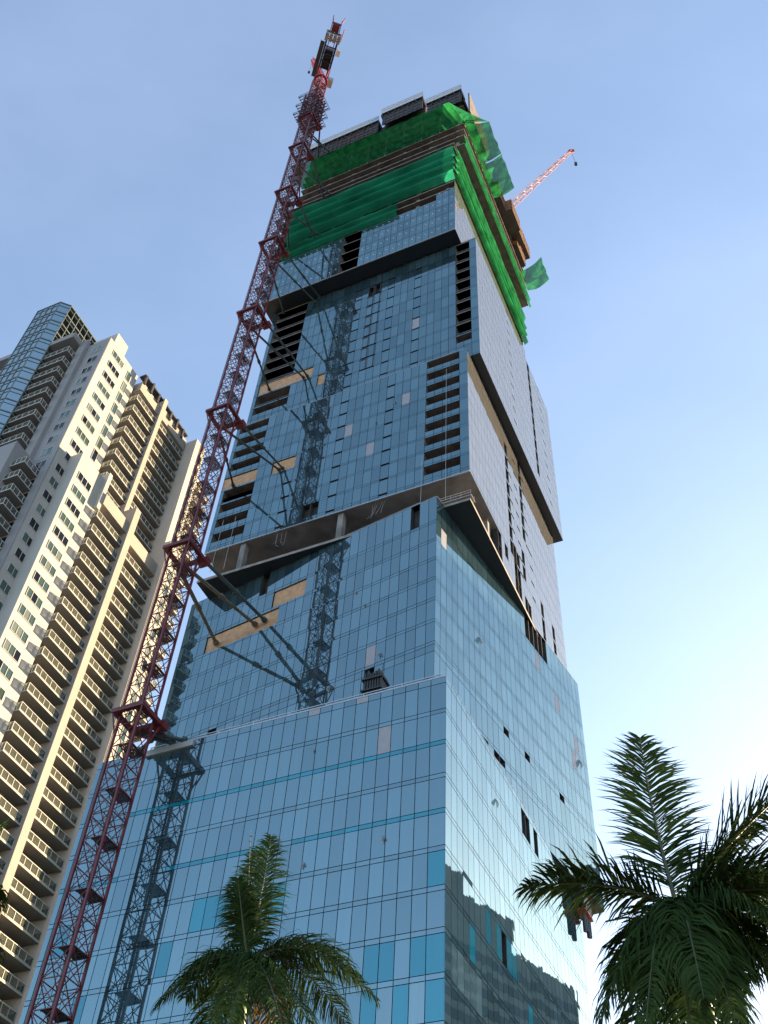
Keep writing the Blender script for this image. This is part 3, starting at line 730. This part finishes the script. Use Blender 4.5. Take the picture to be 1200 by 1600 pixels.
for b in (-1.5, 1.5): s.box(hfr, -3.0, 11.0, b - .25, b + .25, DZ, DZ + .9)
for a in (-3, -1, 1, 3, 5, 7, 9, 10.8): s.box(hfr, a - .12, a + .12, -1.5, 1.5, DZ + .1, DZ + .6)
s.box(hfr, 1.0, 6.0, -1.2, 1.2, DZ + .9, DZ + 2.8)
s.build('machinery_deck', m_black, CR1)
for k in range(4):
    s = MB(); s.box(hfr, 8.9, 10.9, -2.1 + k * 1.1, -1.2 + k * 1.1, DZ - 1.6, DZ + 1.4); s.build('counterweight', m_slab, CR1)
for k in range(2):
    s = MB(); s.box(hfr, 5.4, 7.0, 1.9, 3.0, DZ - .4 + k * .9, DZ + .3 + k * .9); s.build('ballast_block', m_white, CR1)
s = MB()                                                # railed walkway on one side
s.box(hfr, -2, 8, -2.9, -1.8, DZ + .1, DZ + .18)
for q in (.6, 1.2): s.bar(hfr(-2, -2.9, DZ + q), hfr(8, -2.9, DZ + q), .045)
for k in range(8): s.bar(hfr(-2 + k * 1.43, -2.9, DZ), hfr(-2 + k * 1.43, -2.9, DZ + 1.2), .045)
s.build('walkway', m_formd, CR1)
s = MB()                                                # A-frame
for b in (-1.1, 1.1):
    s.bar(hfr(-1.0, b, DZ + .6), hfr(5.5, b * .7, DZ + 11), .17); s.bar(hfr(9.5, b, DZ + .8), hfr(5.5, b * .7, DZ + 11), .17)
for q in (.25, .5, .75, 1.0): s.bar(hfr(-1 + 6.5 * q, -1.1 + .33 * q, DZ + .6 + 10.4 * q), hfr(-1 + 6.5 * q, 1.1 - .33 * q, DZ + .6 + 10.4 * q), .1)
s.bar(hfr(9.7, 2.3, DZ - 1), hfr(11.6, 2.4, DZ + 3.5), .14)
s.build('a_frame', m_redm, CR1)
s = MB(); s.box(hfr, -3.6, -1.4, 1.7, 3.3, DZ + .2, DZ + 2.4); s.build('operator_cab', [m_steel], CR1)
s = MB()
for b in (-1.3, 1.1): s.box(hfr, 11.0, 14.2, b, b + .2, DZ - .3, DZ + 1.5)
s.box(hfr, 11.2, 13.0, -1.0, 1.0, DZ, DZ + 1.4); s.bar(hfr(13.8, -1.2, DZ), hfr(14.6, -1.4, DZ + 2.5), .15); s.bar(hfr(13.8, 1.2, DZ), hfr(14.8, 1.8, DZ + 2.5), .15); s.box(hfr, 13.2, 13.5, -1.3, 1.3, DZ + .2, DZ + 1.0)
s.build('winch_frame', m_redm, CR1)
# luffed jib seen almost end-on
JT = Vector((116.0 * math.sin(rad(-17.25)), 116.0 * math.cos(rad(-17.25)), 360.0))
J0 = hfr(-2.6, 0, DZ + .9)
def lattice(s, p, q, hw0, hw1, n, rl, rb):
    d = (q - p); ax = d.normalized(); x = ax.cross(Vector((0, 0, 1))).normalized(); y = ax.cross(x)
    ring = []
    for k in range(n + 1):
        t = k / n; h = hw0 + (hw1 - hw0) * t
        if t < .08: h *= .35 + .65 * t / .08
        c0 = p + d * t; ring.append([c0 + x * h + y * h, c0 - x * h + y * h, c0 - x * h - y * h, c0 + x * h - y * h])
    for k in range(n):
        for i in range(4):
            s.bar(ring[k][i], ring[k + 1][i], rl); j = (i + 1) % 4
            s.bar(ring[k][i], ring[k + 1][j] if k % 2 else ring[k][j], rb)
            s.bar(ring[k][j] if k % 2 == 0 else ring[k + 1][j], ring[k + 1][i] if k % 2 == 0 else ring[k][i], rb)
s = MB(); lattice(s, J0, JT, .9, .55, 24, .1, .055); s.build('jib', m_redb, CR1)
s = MB(); hk = JT + Vector((0, 0, -12.5)); s.bar(JT, hk, .05); s.box(ID, hk.x - .35, hk.x + .35, hk.y - .25, hk.y + .25, hk.z - 1.1, hk.z); s.bar(hk + Vector((0, 0, -1.1)), hk + Vector((.4, 0, -1.8)), .12)
s.build('hook_block', m_black, CR1)

# ================================================================ second crane on the roof
CR2P = cf2 = ffr(8, 35, 272)
CR2 = empty('tower_crane', ffr(8, 35, 245), label='pale red lattice crane jib rising behind the green nets on the right', cat='crane')
J1 = ffr(8, 35, 274.5); T1 = Vector((128 * math.sin(rad(22.0)), 128 * math.cos(rad(22.0)), 128 * 2.4703 + CAMZ))
m_pink2 = mat('faded_crane_red', (0.40, 0.21, 0.22), 0.5, noise=0.25, nscale=.5)
s = MB(); lattice(s, J1, T1, .78, .38, 26, .1, .05); s.build('jib', m_pink2, CR2)
s = MB()
for a in (-1, 1):
    for b in (-1, 1): s.box(ffr, 8 + a * .9 - .12, 8 + a * .9 + .12, 35 + b * .9 - .12, 35 + b * .9 + .12, 245, 274)
for k in range(12):
    z = 245 + k * 2.4
    for a in (-1, 1): s.bar(ffr(8 - .9, 35 + a * .9, z), ffr(8 + .9, 35 + a * .9, z + 2.4), .06); s.bar(ffr(8 + a * .9, 35 - .9, z), ffr(8 + a * .9, 35 + .9, z + 2.4), .06)
s.build('mast', m_pink2, CR2)
s = MB(); d = (T1 - J1); s.bar(J1 + d * .82 + Vector((0, 0, 1)), ffr(16, 38, 283), .07); s.build('pendant_rope', m_steel, CR2)
s = MB(); s.bar(T1, T1 + Vector((.6, 0, -9)), .05); h2 = T1 + Vector((.6, 0, -9)); s.box(ID, h2.x - .35, h2.x + .35, h2.y - .3, h2.y + .3, h2.z - 1.6, h2.z); s.build('hook_block', m_black, CR2)
s = MB(); s.bar(T1 + Vector((-.6, 0, -.2)), T1 + Vector((.9, 0, .3)), .5, n=8); s.build('jib_head', m_redb, CR2)

# ================================================================ cream apartment tower on the left
LO = (118 * math.sin(rad(-19.6)), 118 * math.cos(rad(-19.6)))
lf = frame(LO, RA, LA)                                  # (r, l, z): r deeper, l into the building; -l faces the sun
AP = empty('apartment_tower', lf(-6, 10, 0), label='cream apartment tower with stacked balconies left of the red crane', cat='building')
def mass(name, r0, r1, l0, l1, z0, z1, m, label=None):
    s = MB(); s.box(lf, r0, r1, l0, l1, z0, z1); return s.build(name, m, AP, label=label)
mass('wall', -18.5, -10.1, 0, 22, 0, 154.3, m_stucco)
mass('wall', -10.1, 5.1, 2.0, 22, 0, 153.6, m_stucco)
mass('wall', -15.9, -9.9, -2.3, 0, 0, 124.2, m_stucco)
mass('wall', -9.9, 5.1, -.3, 2.0, 0, 121.0, m_stucco)
mass('pier', -3.6, -2.7, -1.2, 2.0, 121, 156.0, m_pink)
mass('pier', -3.5, -2.3, -3.55, -.3, 0, 124.8, m_pink)
mass('pier', -10.3, -9.6, -2.9, 0, 117.5, 125.6, m_stucco)
mass('wing_wall', 5.1, 8.0, -3.1, 22, 0, 153.8, m_stucco)
mass('wing_wall', 8.0, 12.6, -.6, 22, 0, 150.0, m_stucco)
mass('wing_wall', 5.0, 8.1, -4.3, -3.1, 0, 125.6, m_stucco)
mass('roof_box', -17.5, -14.5, 0.0, 5, 154.3, 157.3, m_stucco)
mass('parapet', -9.3, -3.6, -.8, 2.0, 151.0, 153.4, m_pink)
mass('parapet', -2.7, 4.9, -.8, 2.0, 151.4, 154.2, m_pink)
mass('parapet', -9.6, -3.5, -3.15, -.3, 118.9, 121.2, m_pink)
mass('parapet', -2.3, 5.0, -3.15, -.3, 117.9, 120.3, m_pink)
for k in range(7):
    mass('roof_post', -9.2 + k * 2.05, -8.8 + k * 2.05, -1.1, -.7, 153.0, 155.4 + .5 * (k % 2), m_formd)
mass('roof_trellis', -9.4, 4.8, -.9, .4, 155.3, 155.6, m_formd)
# windows (frame > pane) shared by kind
def window_mesh(wd, ht, n, gm):
    fm = MB(); t = .07
    for i in range(n + 1):
        a = wd * i / n; fm.box(ID, max(0, a - t / 2), min(wd, a + t / 2) if i else t, -.06, .02, 0, ht)
    fm.box(ID, t, wd - t, -.055, .02, 0, t); fm.box(ID, t, wd - t, -.055, .02, ht - t, ht)
    pn = MB(); pn.quad([(0, -.012, 0), (wd / n, -.012, 0), (wd / n, -.012, ht), (0, -.012, ht)])
    return fm.mesh('window', m_rail), [pn.mesh('pane', g) for g in gm], n, wd
def put_window(wm, side, p, l_or_r, z, pick):
    fm, pns, n, wd = wm
    if side == 'R': mm = fmatrix(LO, RA, LA, p, l_or_r, z)
    else: mm = fmatrix(lf(p, l_or_r, 0), NEG(LA), RA, 0, 0, z)   # on a front face: runs right-wards
    o = inst('window', fm, AP, mm)
    for i in range(n):
        inst('pane', pns[1 if pick == 1 else random.choices((0, 1, 2), (.66, .10, .24))[0]], o, mm @ Matrix.Translation((wd * i / n, 0, 0)))
m_wcurt = glass_mat('curtained_window_glass', (0.14, 0.17, 0.15), (0.7, 0.9, 0.85), base=0.10, wave=0.0006)
GM = [m_wglass, m_wglassd, m_wcurt]
W3 = window_mesh(3.0, 1.55, 3, GM); W1 = window_mesh(1.0, 2.5, 1, GM); W2 = window_mesh(2.0, 1.6, 2, GM); W1s = window_mesh(.95, 2.3, 1, GM); WL = window_mesh(2.0, 1.6, 2, GM)
for k in range(10):
    d = 1 if k in (1, 2) else (random.random() < .15) * 1
    put_window(W3, 'R', -16.9, -.01, 151.2 - 3.17 * k, d)
    if k < 9: put_window(W1, 'R', -12.5, -.01, 150.2 - 3.17 * k, 1 if k > 6 and k < 8 else 0)
for k in range(26):
    put_window(W3, 'R', -15.15, -2.31, 118.9 - 3.0 * k, 1 if k in (0, 2, 4) else 0)
    put_window(W2, 'R', -17.6, -.01, 119.2 - 3.05 * k, 1 if k in (0, 2, 4, 6) else 0)
for k in range(9): put_window(W1s, 'R', 6.6, -3.11, 148.6 - 3.05 * k, 0)
for k in range(22):
    put_window(W1s, 'R', 6.7, -4.31, 121.2 - 3.05 * k, 0)
bw = None
for k in range(11): put_window(WL, 'L', -18.56, 3.0, 150.8 - 3.17 * k, k % 3 == 1)
# balconies: slab > railing, railing_glass; dark door strip behind each
def balcony_set(Ln, dp):
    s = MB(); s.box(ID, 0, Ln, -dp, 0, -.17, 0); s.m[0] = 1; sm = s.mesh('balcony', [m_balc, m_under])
    r = MB(); t = .035
    n = max(3, round(Ln / 1.15))
    for i in range(n + 1): a = .05 + (Ln - .1) * i / n; r.box(ID, a - t, a + t, -dp + .02, -dp + .09, 0, 1.08)
    r.box(ID, 0, Ln, -dp + .0, -dp + .1, 1.08, 1.16); r.box(ID, 0, Ln, -dp + .03, -dp + .08, .06, .12)
    for sgn in (0, Ln - .08):
        r.box(ID, sgn, sgn + .08, -dp + .1, -.05, 1.08, 1.16)
        for i in range(3): b = -dp + (dp - .1) * (i + .6) / 3; r.box(ID, sgn, sgn + .07, b - t, b + t, 0, 1.08)
    rm = r.mesh('railing', m_rail)
    gq = MB(); gq.box(ID, .08, Ln - .08, -dp + .045, -dp + .06, .12, 1.06); gq.box(ID, .03, .045, -dp + .1, -.1, .12, 1.06); gq.box(ID, Ln - .045, Ln - .03, -dp + .1, -.1, .12, 1.06)
    gm = gq.mesh('railing_glass', m_rglass)
    d = MB(); d.box(ID, .15, Ln - .15, -.05, -.012, .05, 2.45); dm = d.mesh('balcony_door', m_wglassd)
    fr_ = MB()
    for i in range(5): a = .15 + (Ln - .3) * i / 4; fr_.box(ID, a - .04, a + .04, -.09, -.05, .05, 2.45)
    return sm, rm, gm, dm, fr_.mesh('door_frame', m_rail)
def put_balcony(bs, mm, glass=True):
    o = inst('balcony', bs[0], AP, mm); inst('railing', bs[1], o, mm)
    inst('railing_glass', bs[2], o, mm)
    dd = inst('balcony_door', bs[3], AP, mm); inst('door_frame', bs[4], dd, mm) if False else None
bw = balcony_set(3.6, 2.4)
for k in range(29): put_balcony(bw, fmatrix(LO, RA, LA, 8.9, -.6, 144.0 - 3.05 * k))
bu1 = balcony_set(5.68, 2.9); bu2 = balcony_set(7.7, 2.9); bl1 = balcony_set(6.35, 2.8); bl2 = balcony_set(7.25, 2.8)
for k in range(9):
    put_balcony(bu1, fmatrix(LO, RA, LA, -9.3, 2.0, 148.3 - 3.06 * k))
    put_balcony(bu2, fmatrix(LO, RA, LA, -2.68, 2.0, 149.0 - 3.06 * k))
for k in range(27):
    put_balcony(bl1, fmatrix(LO, RA, LA, -9.87, -.3, 116.0 - 2.97 * k))
    put_balcony(bl2, fmatrix(LO, RA, LA, -2.27, -.3, 115.2 - 2.97 * k))
# shaded street front: pier, balconies, glass prow
mass('pier', -19.2, -18.5, 4.4, 6.0, 0, 155.4, m_stucco_shade)
mass('front_wall', -18.53, -18.4, 0, 10.7, 0, 154.25, m_stucco_shade)  # thin skin over the wall, carrying the front's shade as colour
bf = balcony_set(4.85, 2.4)
for k in range(9):
    put_balcony(bf, fmatrix(lf(-18.54, 10.75, 0), NEG(LA), RA, 0, 0, 150.4 - 3.08 * k))
mass('canopy', -21.2, -18.54, 5.8, 10.75, 154.2, 155.5, m_stucco_shade)
mass('low_wing', -22.4, -18.54, 4.1, 18, 0, 122.0, m_stucco_shade)
bfl = balcony_set(2.6, 3.0)
for k in range(26):
    put_balcony(bfl, fmatrix(lf(-18.54, 4.1, 0), NEG(LA), RA, 0, 0, 117.0 - 3.08 * k))
for k in range(20): put_window(WL, 'L', -22.41, 9.0, 117.5 - 3.08 * k, 0)
poly = [(-12, 10.75), (-21.24, 10.75), (-22.64, 12.15), (-22.64, 17.1), (-12, 17.1)]
s = MB(); s.prism(lf, poly, 0, 168.0); prow = s.build('glass_prow', m_tealw, AP, label='teal glass corner volume rising above the roof')
s = MB()                                                # mullions and floor bands on the prow
segp = [((-12, 10.75), (-21.24, 10.75), 7), ((-21.24, 10.75), (-22.64, 12.15), 1), ((-22.64, 12.15), (-22.64, 17.1), 4)]
for (p, q, n) in segp:
    dx, dy = q[0] - p[0], q[1] - p[1]; ln = math.hypot(dx, dy); nx, ny = dy / ln, -dx / ln
    if ny > 0 and p[1] < 11: nx, ny = -nx, -ny
    if nx > 0: nx, ny = -nx, -ny
    f2 = lambda a, b, z, p=p, dx=dx, dy=dy, ln=ln, nx=nx, ny=ny: lf(p[0] + dx / ln * a + nx * b, p[1] + dy / ln * a + ny * b, z)
    for i in range(n + 1): a = ln * i / n; s.box(f2, a - .05, a + .05, .005, .1, 100, 168)
    for k in range(22):
        z = 167.9 - 3.07 * k; s.box(f2, 0, ln, .005, .085, z - .14, z + .1); s.box(f2, 0, ln, .005, .07, z - 1.12, z - 1.06)
s.build('mullion_grid', m_mull, prow)
mass('rear_wall', -18.0, 4, 17.1, 30, 0, 158.0, m_stucco_shade)
mass('roof_cornice', -20.5, 4, 17.2, 30, 158.0, 159.2, m_stucco_shade)
for k in range(6): mass('balcony_band', -20.2, -18.0, 17.2, 30, 153.5 - 3.1 * k, 154.6 - 3.1 * k, m_stucco_shade)

AP.matrix_basis = Matrix.Translation((0, 0, CAMZ)) @ Matrix.Scale(1.2, 4) @ Matrix.Translation((0, 0, -CAMZ)) @ WM[AP]

# ================================================================ neighbour across the street, seen only mirrored in the right-hand glass
NB = empty('office_tower', (150, 205, 0), label='grey office tower mirrored in the right side of the glass tower', cat='building')
nf = frame((127, 178), (0.10, 0.995), (0.995, -0.10))
m_nbw = mat('grey_window_band', (0.10, 0.12, 0.13), 0.6)
m_grey = mat('grey_cladding', (0.26, 0.265, 0.27), 0.8, noise=.1, nscale=.2)
s = MB(); s.box(nf, 0, 62, 0, 40, 0, 138); s.box(nf, 6, 40, 4, 30, 138, 150); s.box(nf, 16, 24, 6, 16, 150, 157); s.build('wall', m_grey, NB)
for k in range(30):
    s = MB(); s.box(nf, 1, 61, -.12, -.01, 6 + k * 4.3, 8.3 + k * 4.3); s.build('window_band', m_nbw, NB)

# ================================================================ royal palms
m_leaf = thin_mat('palm_leaf', (0.030, 0.055, 0.019), 0.15, nscale=1.2)
m_leafd = thin_mat('dry_leaf', (0.16, 0.11, 0.05), 0.3, nscale=1.2)
m_rach = mat('frond_stem', (0.055, 0.065, 0.03), 0.6)
m_trunk = mat('palm_trunk', (0.20, 0.185, 0.165), 0.9, noise=.25, nscale=2.5, bump=.5)
m_shaft = mat('crownshaft', (0.10, 0.19, 0.05), 0.45, noise=.15, nscale=1.5)
def pix(x, y, dist):
    """point seen at pixel (x, y) of the 1200 x 1600 picture, `dist` metres away along the ground"""
    d = cr * ((x - 600) / F_PX) + cu * ((800 - y) / F_PX) + fwd
    return Vector((0, 0, CAMZ)) + d * (dist / math.hypot(d.x, d.y))
def frond(parent, base, tip, lift, width, seed, m=None, n=120, droop=.5, tilt=.5):
    rnd = random.Random(seed); s = MB()
    base = Vector(base); tip = Vector(tip); ln = (tip - base).length
    ctrl = base.lerp(tip, .45) + Vector((0, 0, lift * ln)); ctrl += Vector((rnd.uniform(-.05, .05), rnd.uniform(-.05, .05), 0)) * ln
    B = lambda t: base * (1 - t) ** 2 + ctrl * (2 * t * (1 - t)) + tip * t * t
    prev = None
    for k in range(16):
        t0, t1 = k / 16, (k + 1) / 16; s.bar(B(t0), B(t1), .034 * (1 - t0) + .006, 1, 5, .034 * (1 - t1) + .006)
    for k in range(n * 2):
        t = .10 + .90 * (k // 2) / n + rnd.uniform(-.004, .004); t = min(.995, t)
        p = B(t); ax = (B(min(1, t + .02)) - B(t - .02)).normalized()
        sd_ = ax.cross(Vector((0, 0, 1)))
        if sd_.length < .25: sd_ = ax.cross(cr.cross(ax))
        sd_.normalize(); nup = sd_.cross(ax).normalized()
        sg = 1 if k % 2 else -1
        prof = math.sin(math.pi * min(1, .16 + .80 * t)) ** .7
        L_ = width * prof * rnd.uniform(.7, 1.15)
        up = rnd.uniform(-.25, .75) * tilt
        d0 = (sd_ * sg * .86 + ax * (.45 + .35 * t + rnd.uniform(-.22, .28)) + nup * up).normalized()
        d1 = (d0 + Vector((0, 0, -droop * rnd.uniform(.5, 1.3)))).normalized()
        d2 = (d1 + Vector((0, 0, -droop * rnd.uniform(.7, 1.5)))).normalized()
        wv = d0.cross(nup).normalized()
        wv = (wv * math.cos(rnd.uniform(-.7, .7)) + nup * math.sin(rnd.uniform(-.7, .7))).normalized()
        w0 = .017 * rnd.uniform(.8, 1.2)
        a, b, c_, e_ = p, p + d0 * L_ * .36, p + d0 * L_ * .36 + d1 * L_ * .34, p + d0 * L_ * .36 + d1 * L_ * .34 + d2 * L_ * .30
        s.quad([a - wv * w0 * .6, a + wv * w0 * .6, b + wv * w0, b - wv * w0]); s.quad([b - wv * w0, b + wv * w0, c_ + wv * w0 * .8, c_ - wv * w0 * .8]); s.quad([c_ - wv * w0 * .8, c_ + wv * w0 * .8, e_])
    return s.build('frond', [m or m_leaf, m_rach], parent)
def palm(cx, cy, dist, label, fronds, width, rt):
    top = pix(cx, cy, dist); root = Vector((top.x + .15, top.y + .1, 0))
    P = empty('palm_tree', root, label=label, cat='palm tree', group='palm trees in front of the tower')
    s = MB(); h = top.z - 2.2; prevp = root; n = 26
    for k in range(n):
        z0, z1 = h * k / n, h * (k + 1) / n
        rr = lambda z: rt * (1.25 - .35 * z / h + .12 * math.sin(z / h * 3.1)) 
        p0 = root.lerp(Vector((top.x, top.y, h)), z0 / h); p1 = root.lerp(Vector((top.x, top.y, h)), z1 / h); p0.z = z0; p1.z = z1
        s.bar(p0, p1, rr(z0) * 1.03, 0, 14, rr(z1) * .98)
    s.build('trunk', m_trunk, P, smooth=True)
    s = MB()
    for k in range(8):
        z0 = h + 2.0 * k / 8; z1 = h + 2.0 * (k + 1) / 8; rs_ = lambda q: rt * (1.0 - .62 * q ** 1.5)
        s.bar((top.x, top.y, z0), (top.x, top.y, z1), rs_(k / 8), 0, 14, rs_((k + 1) / 8))
    s.build('crownshaft', m_shaft, P, smooth=True)
    for i, (x, y, dd, lift, kw) in enumerate(fronds):
        frond(P, top + Vector((random.uniform(-.06, .06), random.uniform(-.06, .06), -.15)), pix(x, y, dist + dd), lift, width * kw.get('w', 1), i * 13 + int(cx), kw.get('m'), droop=kw.get('droop', .8), tilt=kw.get('tilt', .5), n=kw.get('n', 120))
    return P
palm(386, 1492, 24, 'green palm in the lower middle before the blue glass', [
    (424, 1306, -.2, .02, dict(w=.8, droop=.55)), (402, 1330, .8, .02, dict(w=.8, droop=.5)), (372, 1372, -.6, .05, dict(w=.75, droop=.6)), (392, 1298, .2, .0, dict(w=.12, n=20)),
    (244, 1575, -.6, .42, dict()), (290, 1560, 1.6, .40, dict()), (590, 1565, -.4, .45, dict()), (560, 1530, 1.5, .42, dict()),
    (350, 1625, -2.0, .30, dict()), (500, 1640, -1.6, .34, dict()), (430, 1650, 2.0, .25, dict(m=m_leafd)), (310, 1640, 1.8, .3, dict()), (545, 1610, 2.4, .36, dict()), (450, 1640, -2.4, .3, dict())], 1.1, .22)
palm(1062, 1405, 15, 'large dark backlit palm at the lower right corner', [
    (1000, 1152, .3, .03, dict(w=1.0, droop=.25, n=140)), (818, 1388, -.5, .22, dict(droop=.4, tilt=1.0, n=140)), (1230, 1235, .3, .10, dict(droop=.2, tilt=.8, n=140)), (1290, 1400, -.8, .22, dict(droop=.3)),
    (935, 1610, -.7, .32, dict()), (980, 1660, .8, .30, dict()), (1085, 1690, -1.4, .30, dict()), (1190, 1660, -.4, .32, dict()), (1270, 1560, .8, .30, dict()), (1130, 1640, 1.4, .25, dict()), (1040, 1650, 1.0, .25, dict()), (1250, 1480, 1.2, .25, dict()), (1010, 1600, -1.3, .38, dict()), (1180, 1300, 1.2, .12, dict(droop=.35)), (1300, 1330, .6, .16, dict(droop=.3)), (1150, 1600, -1.2, .36, dict()), (1215, 1440, -.9, .30, dict()), (1240, 1370, .2, .26, dict(droop=.6)), (1170, 1530, .5, .34, dict()), (960, 1540, .9, .36, dict()), (1100, 1560, -1.5, .4, dict()), (1290, 1620, -.5, .34, dict())], .95, .2)
palm(-110, 1420, 20, 'palm at the left edge with only frond tips showing', [
    (4, 1290, .0, .12, dict()), (2, 1390, -.6, .22, dict()), (-6, 1500, .4, .3, dict()), (-250, 1380, 0, .2, dict()), (-150, 1250, .2, .05, dict()), (-230, 1550, 0, .3, dict()), (-60, 1600, 0, .3, dict())], .9, .2)
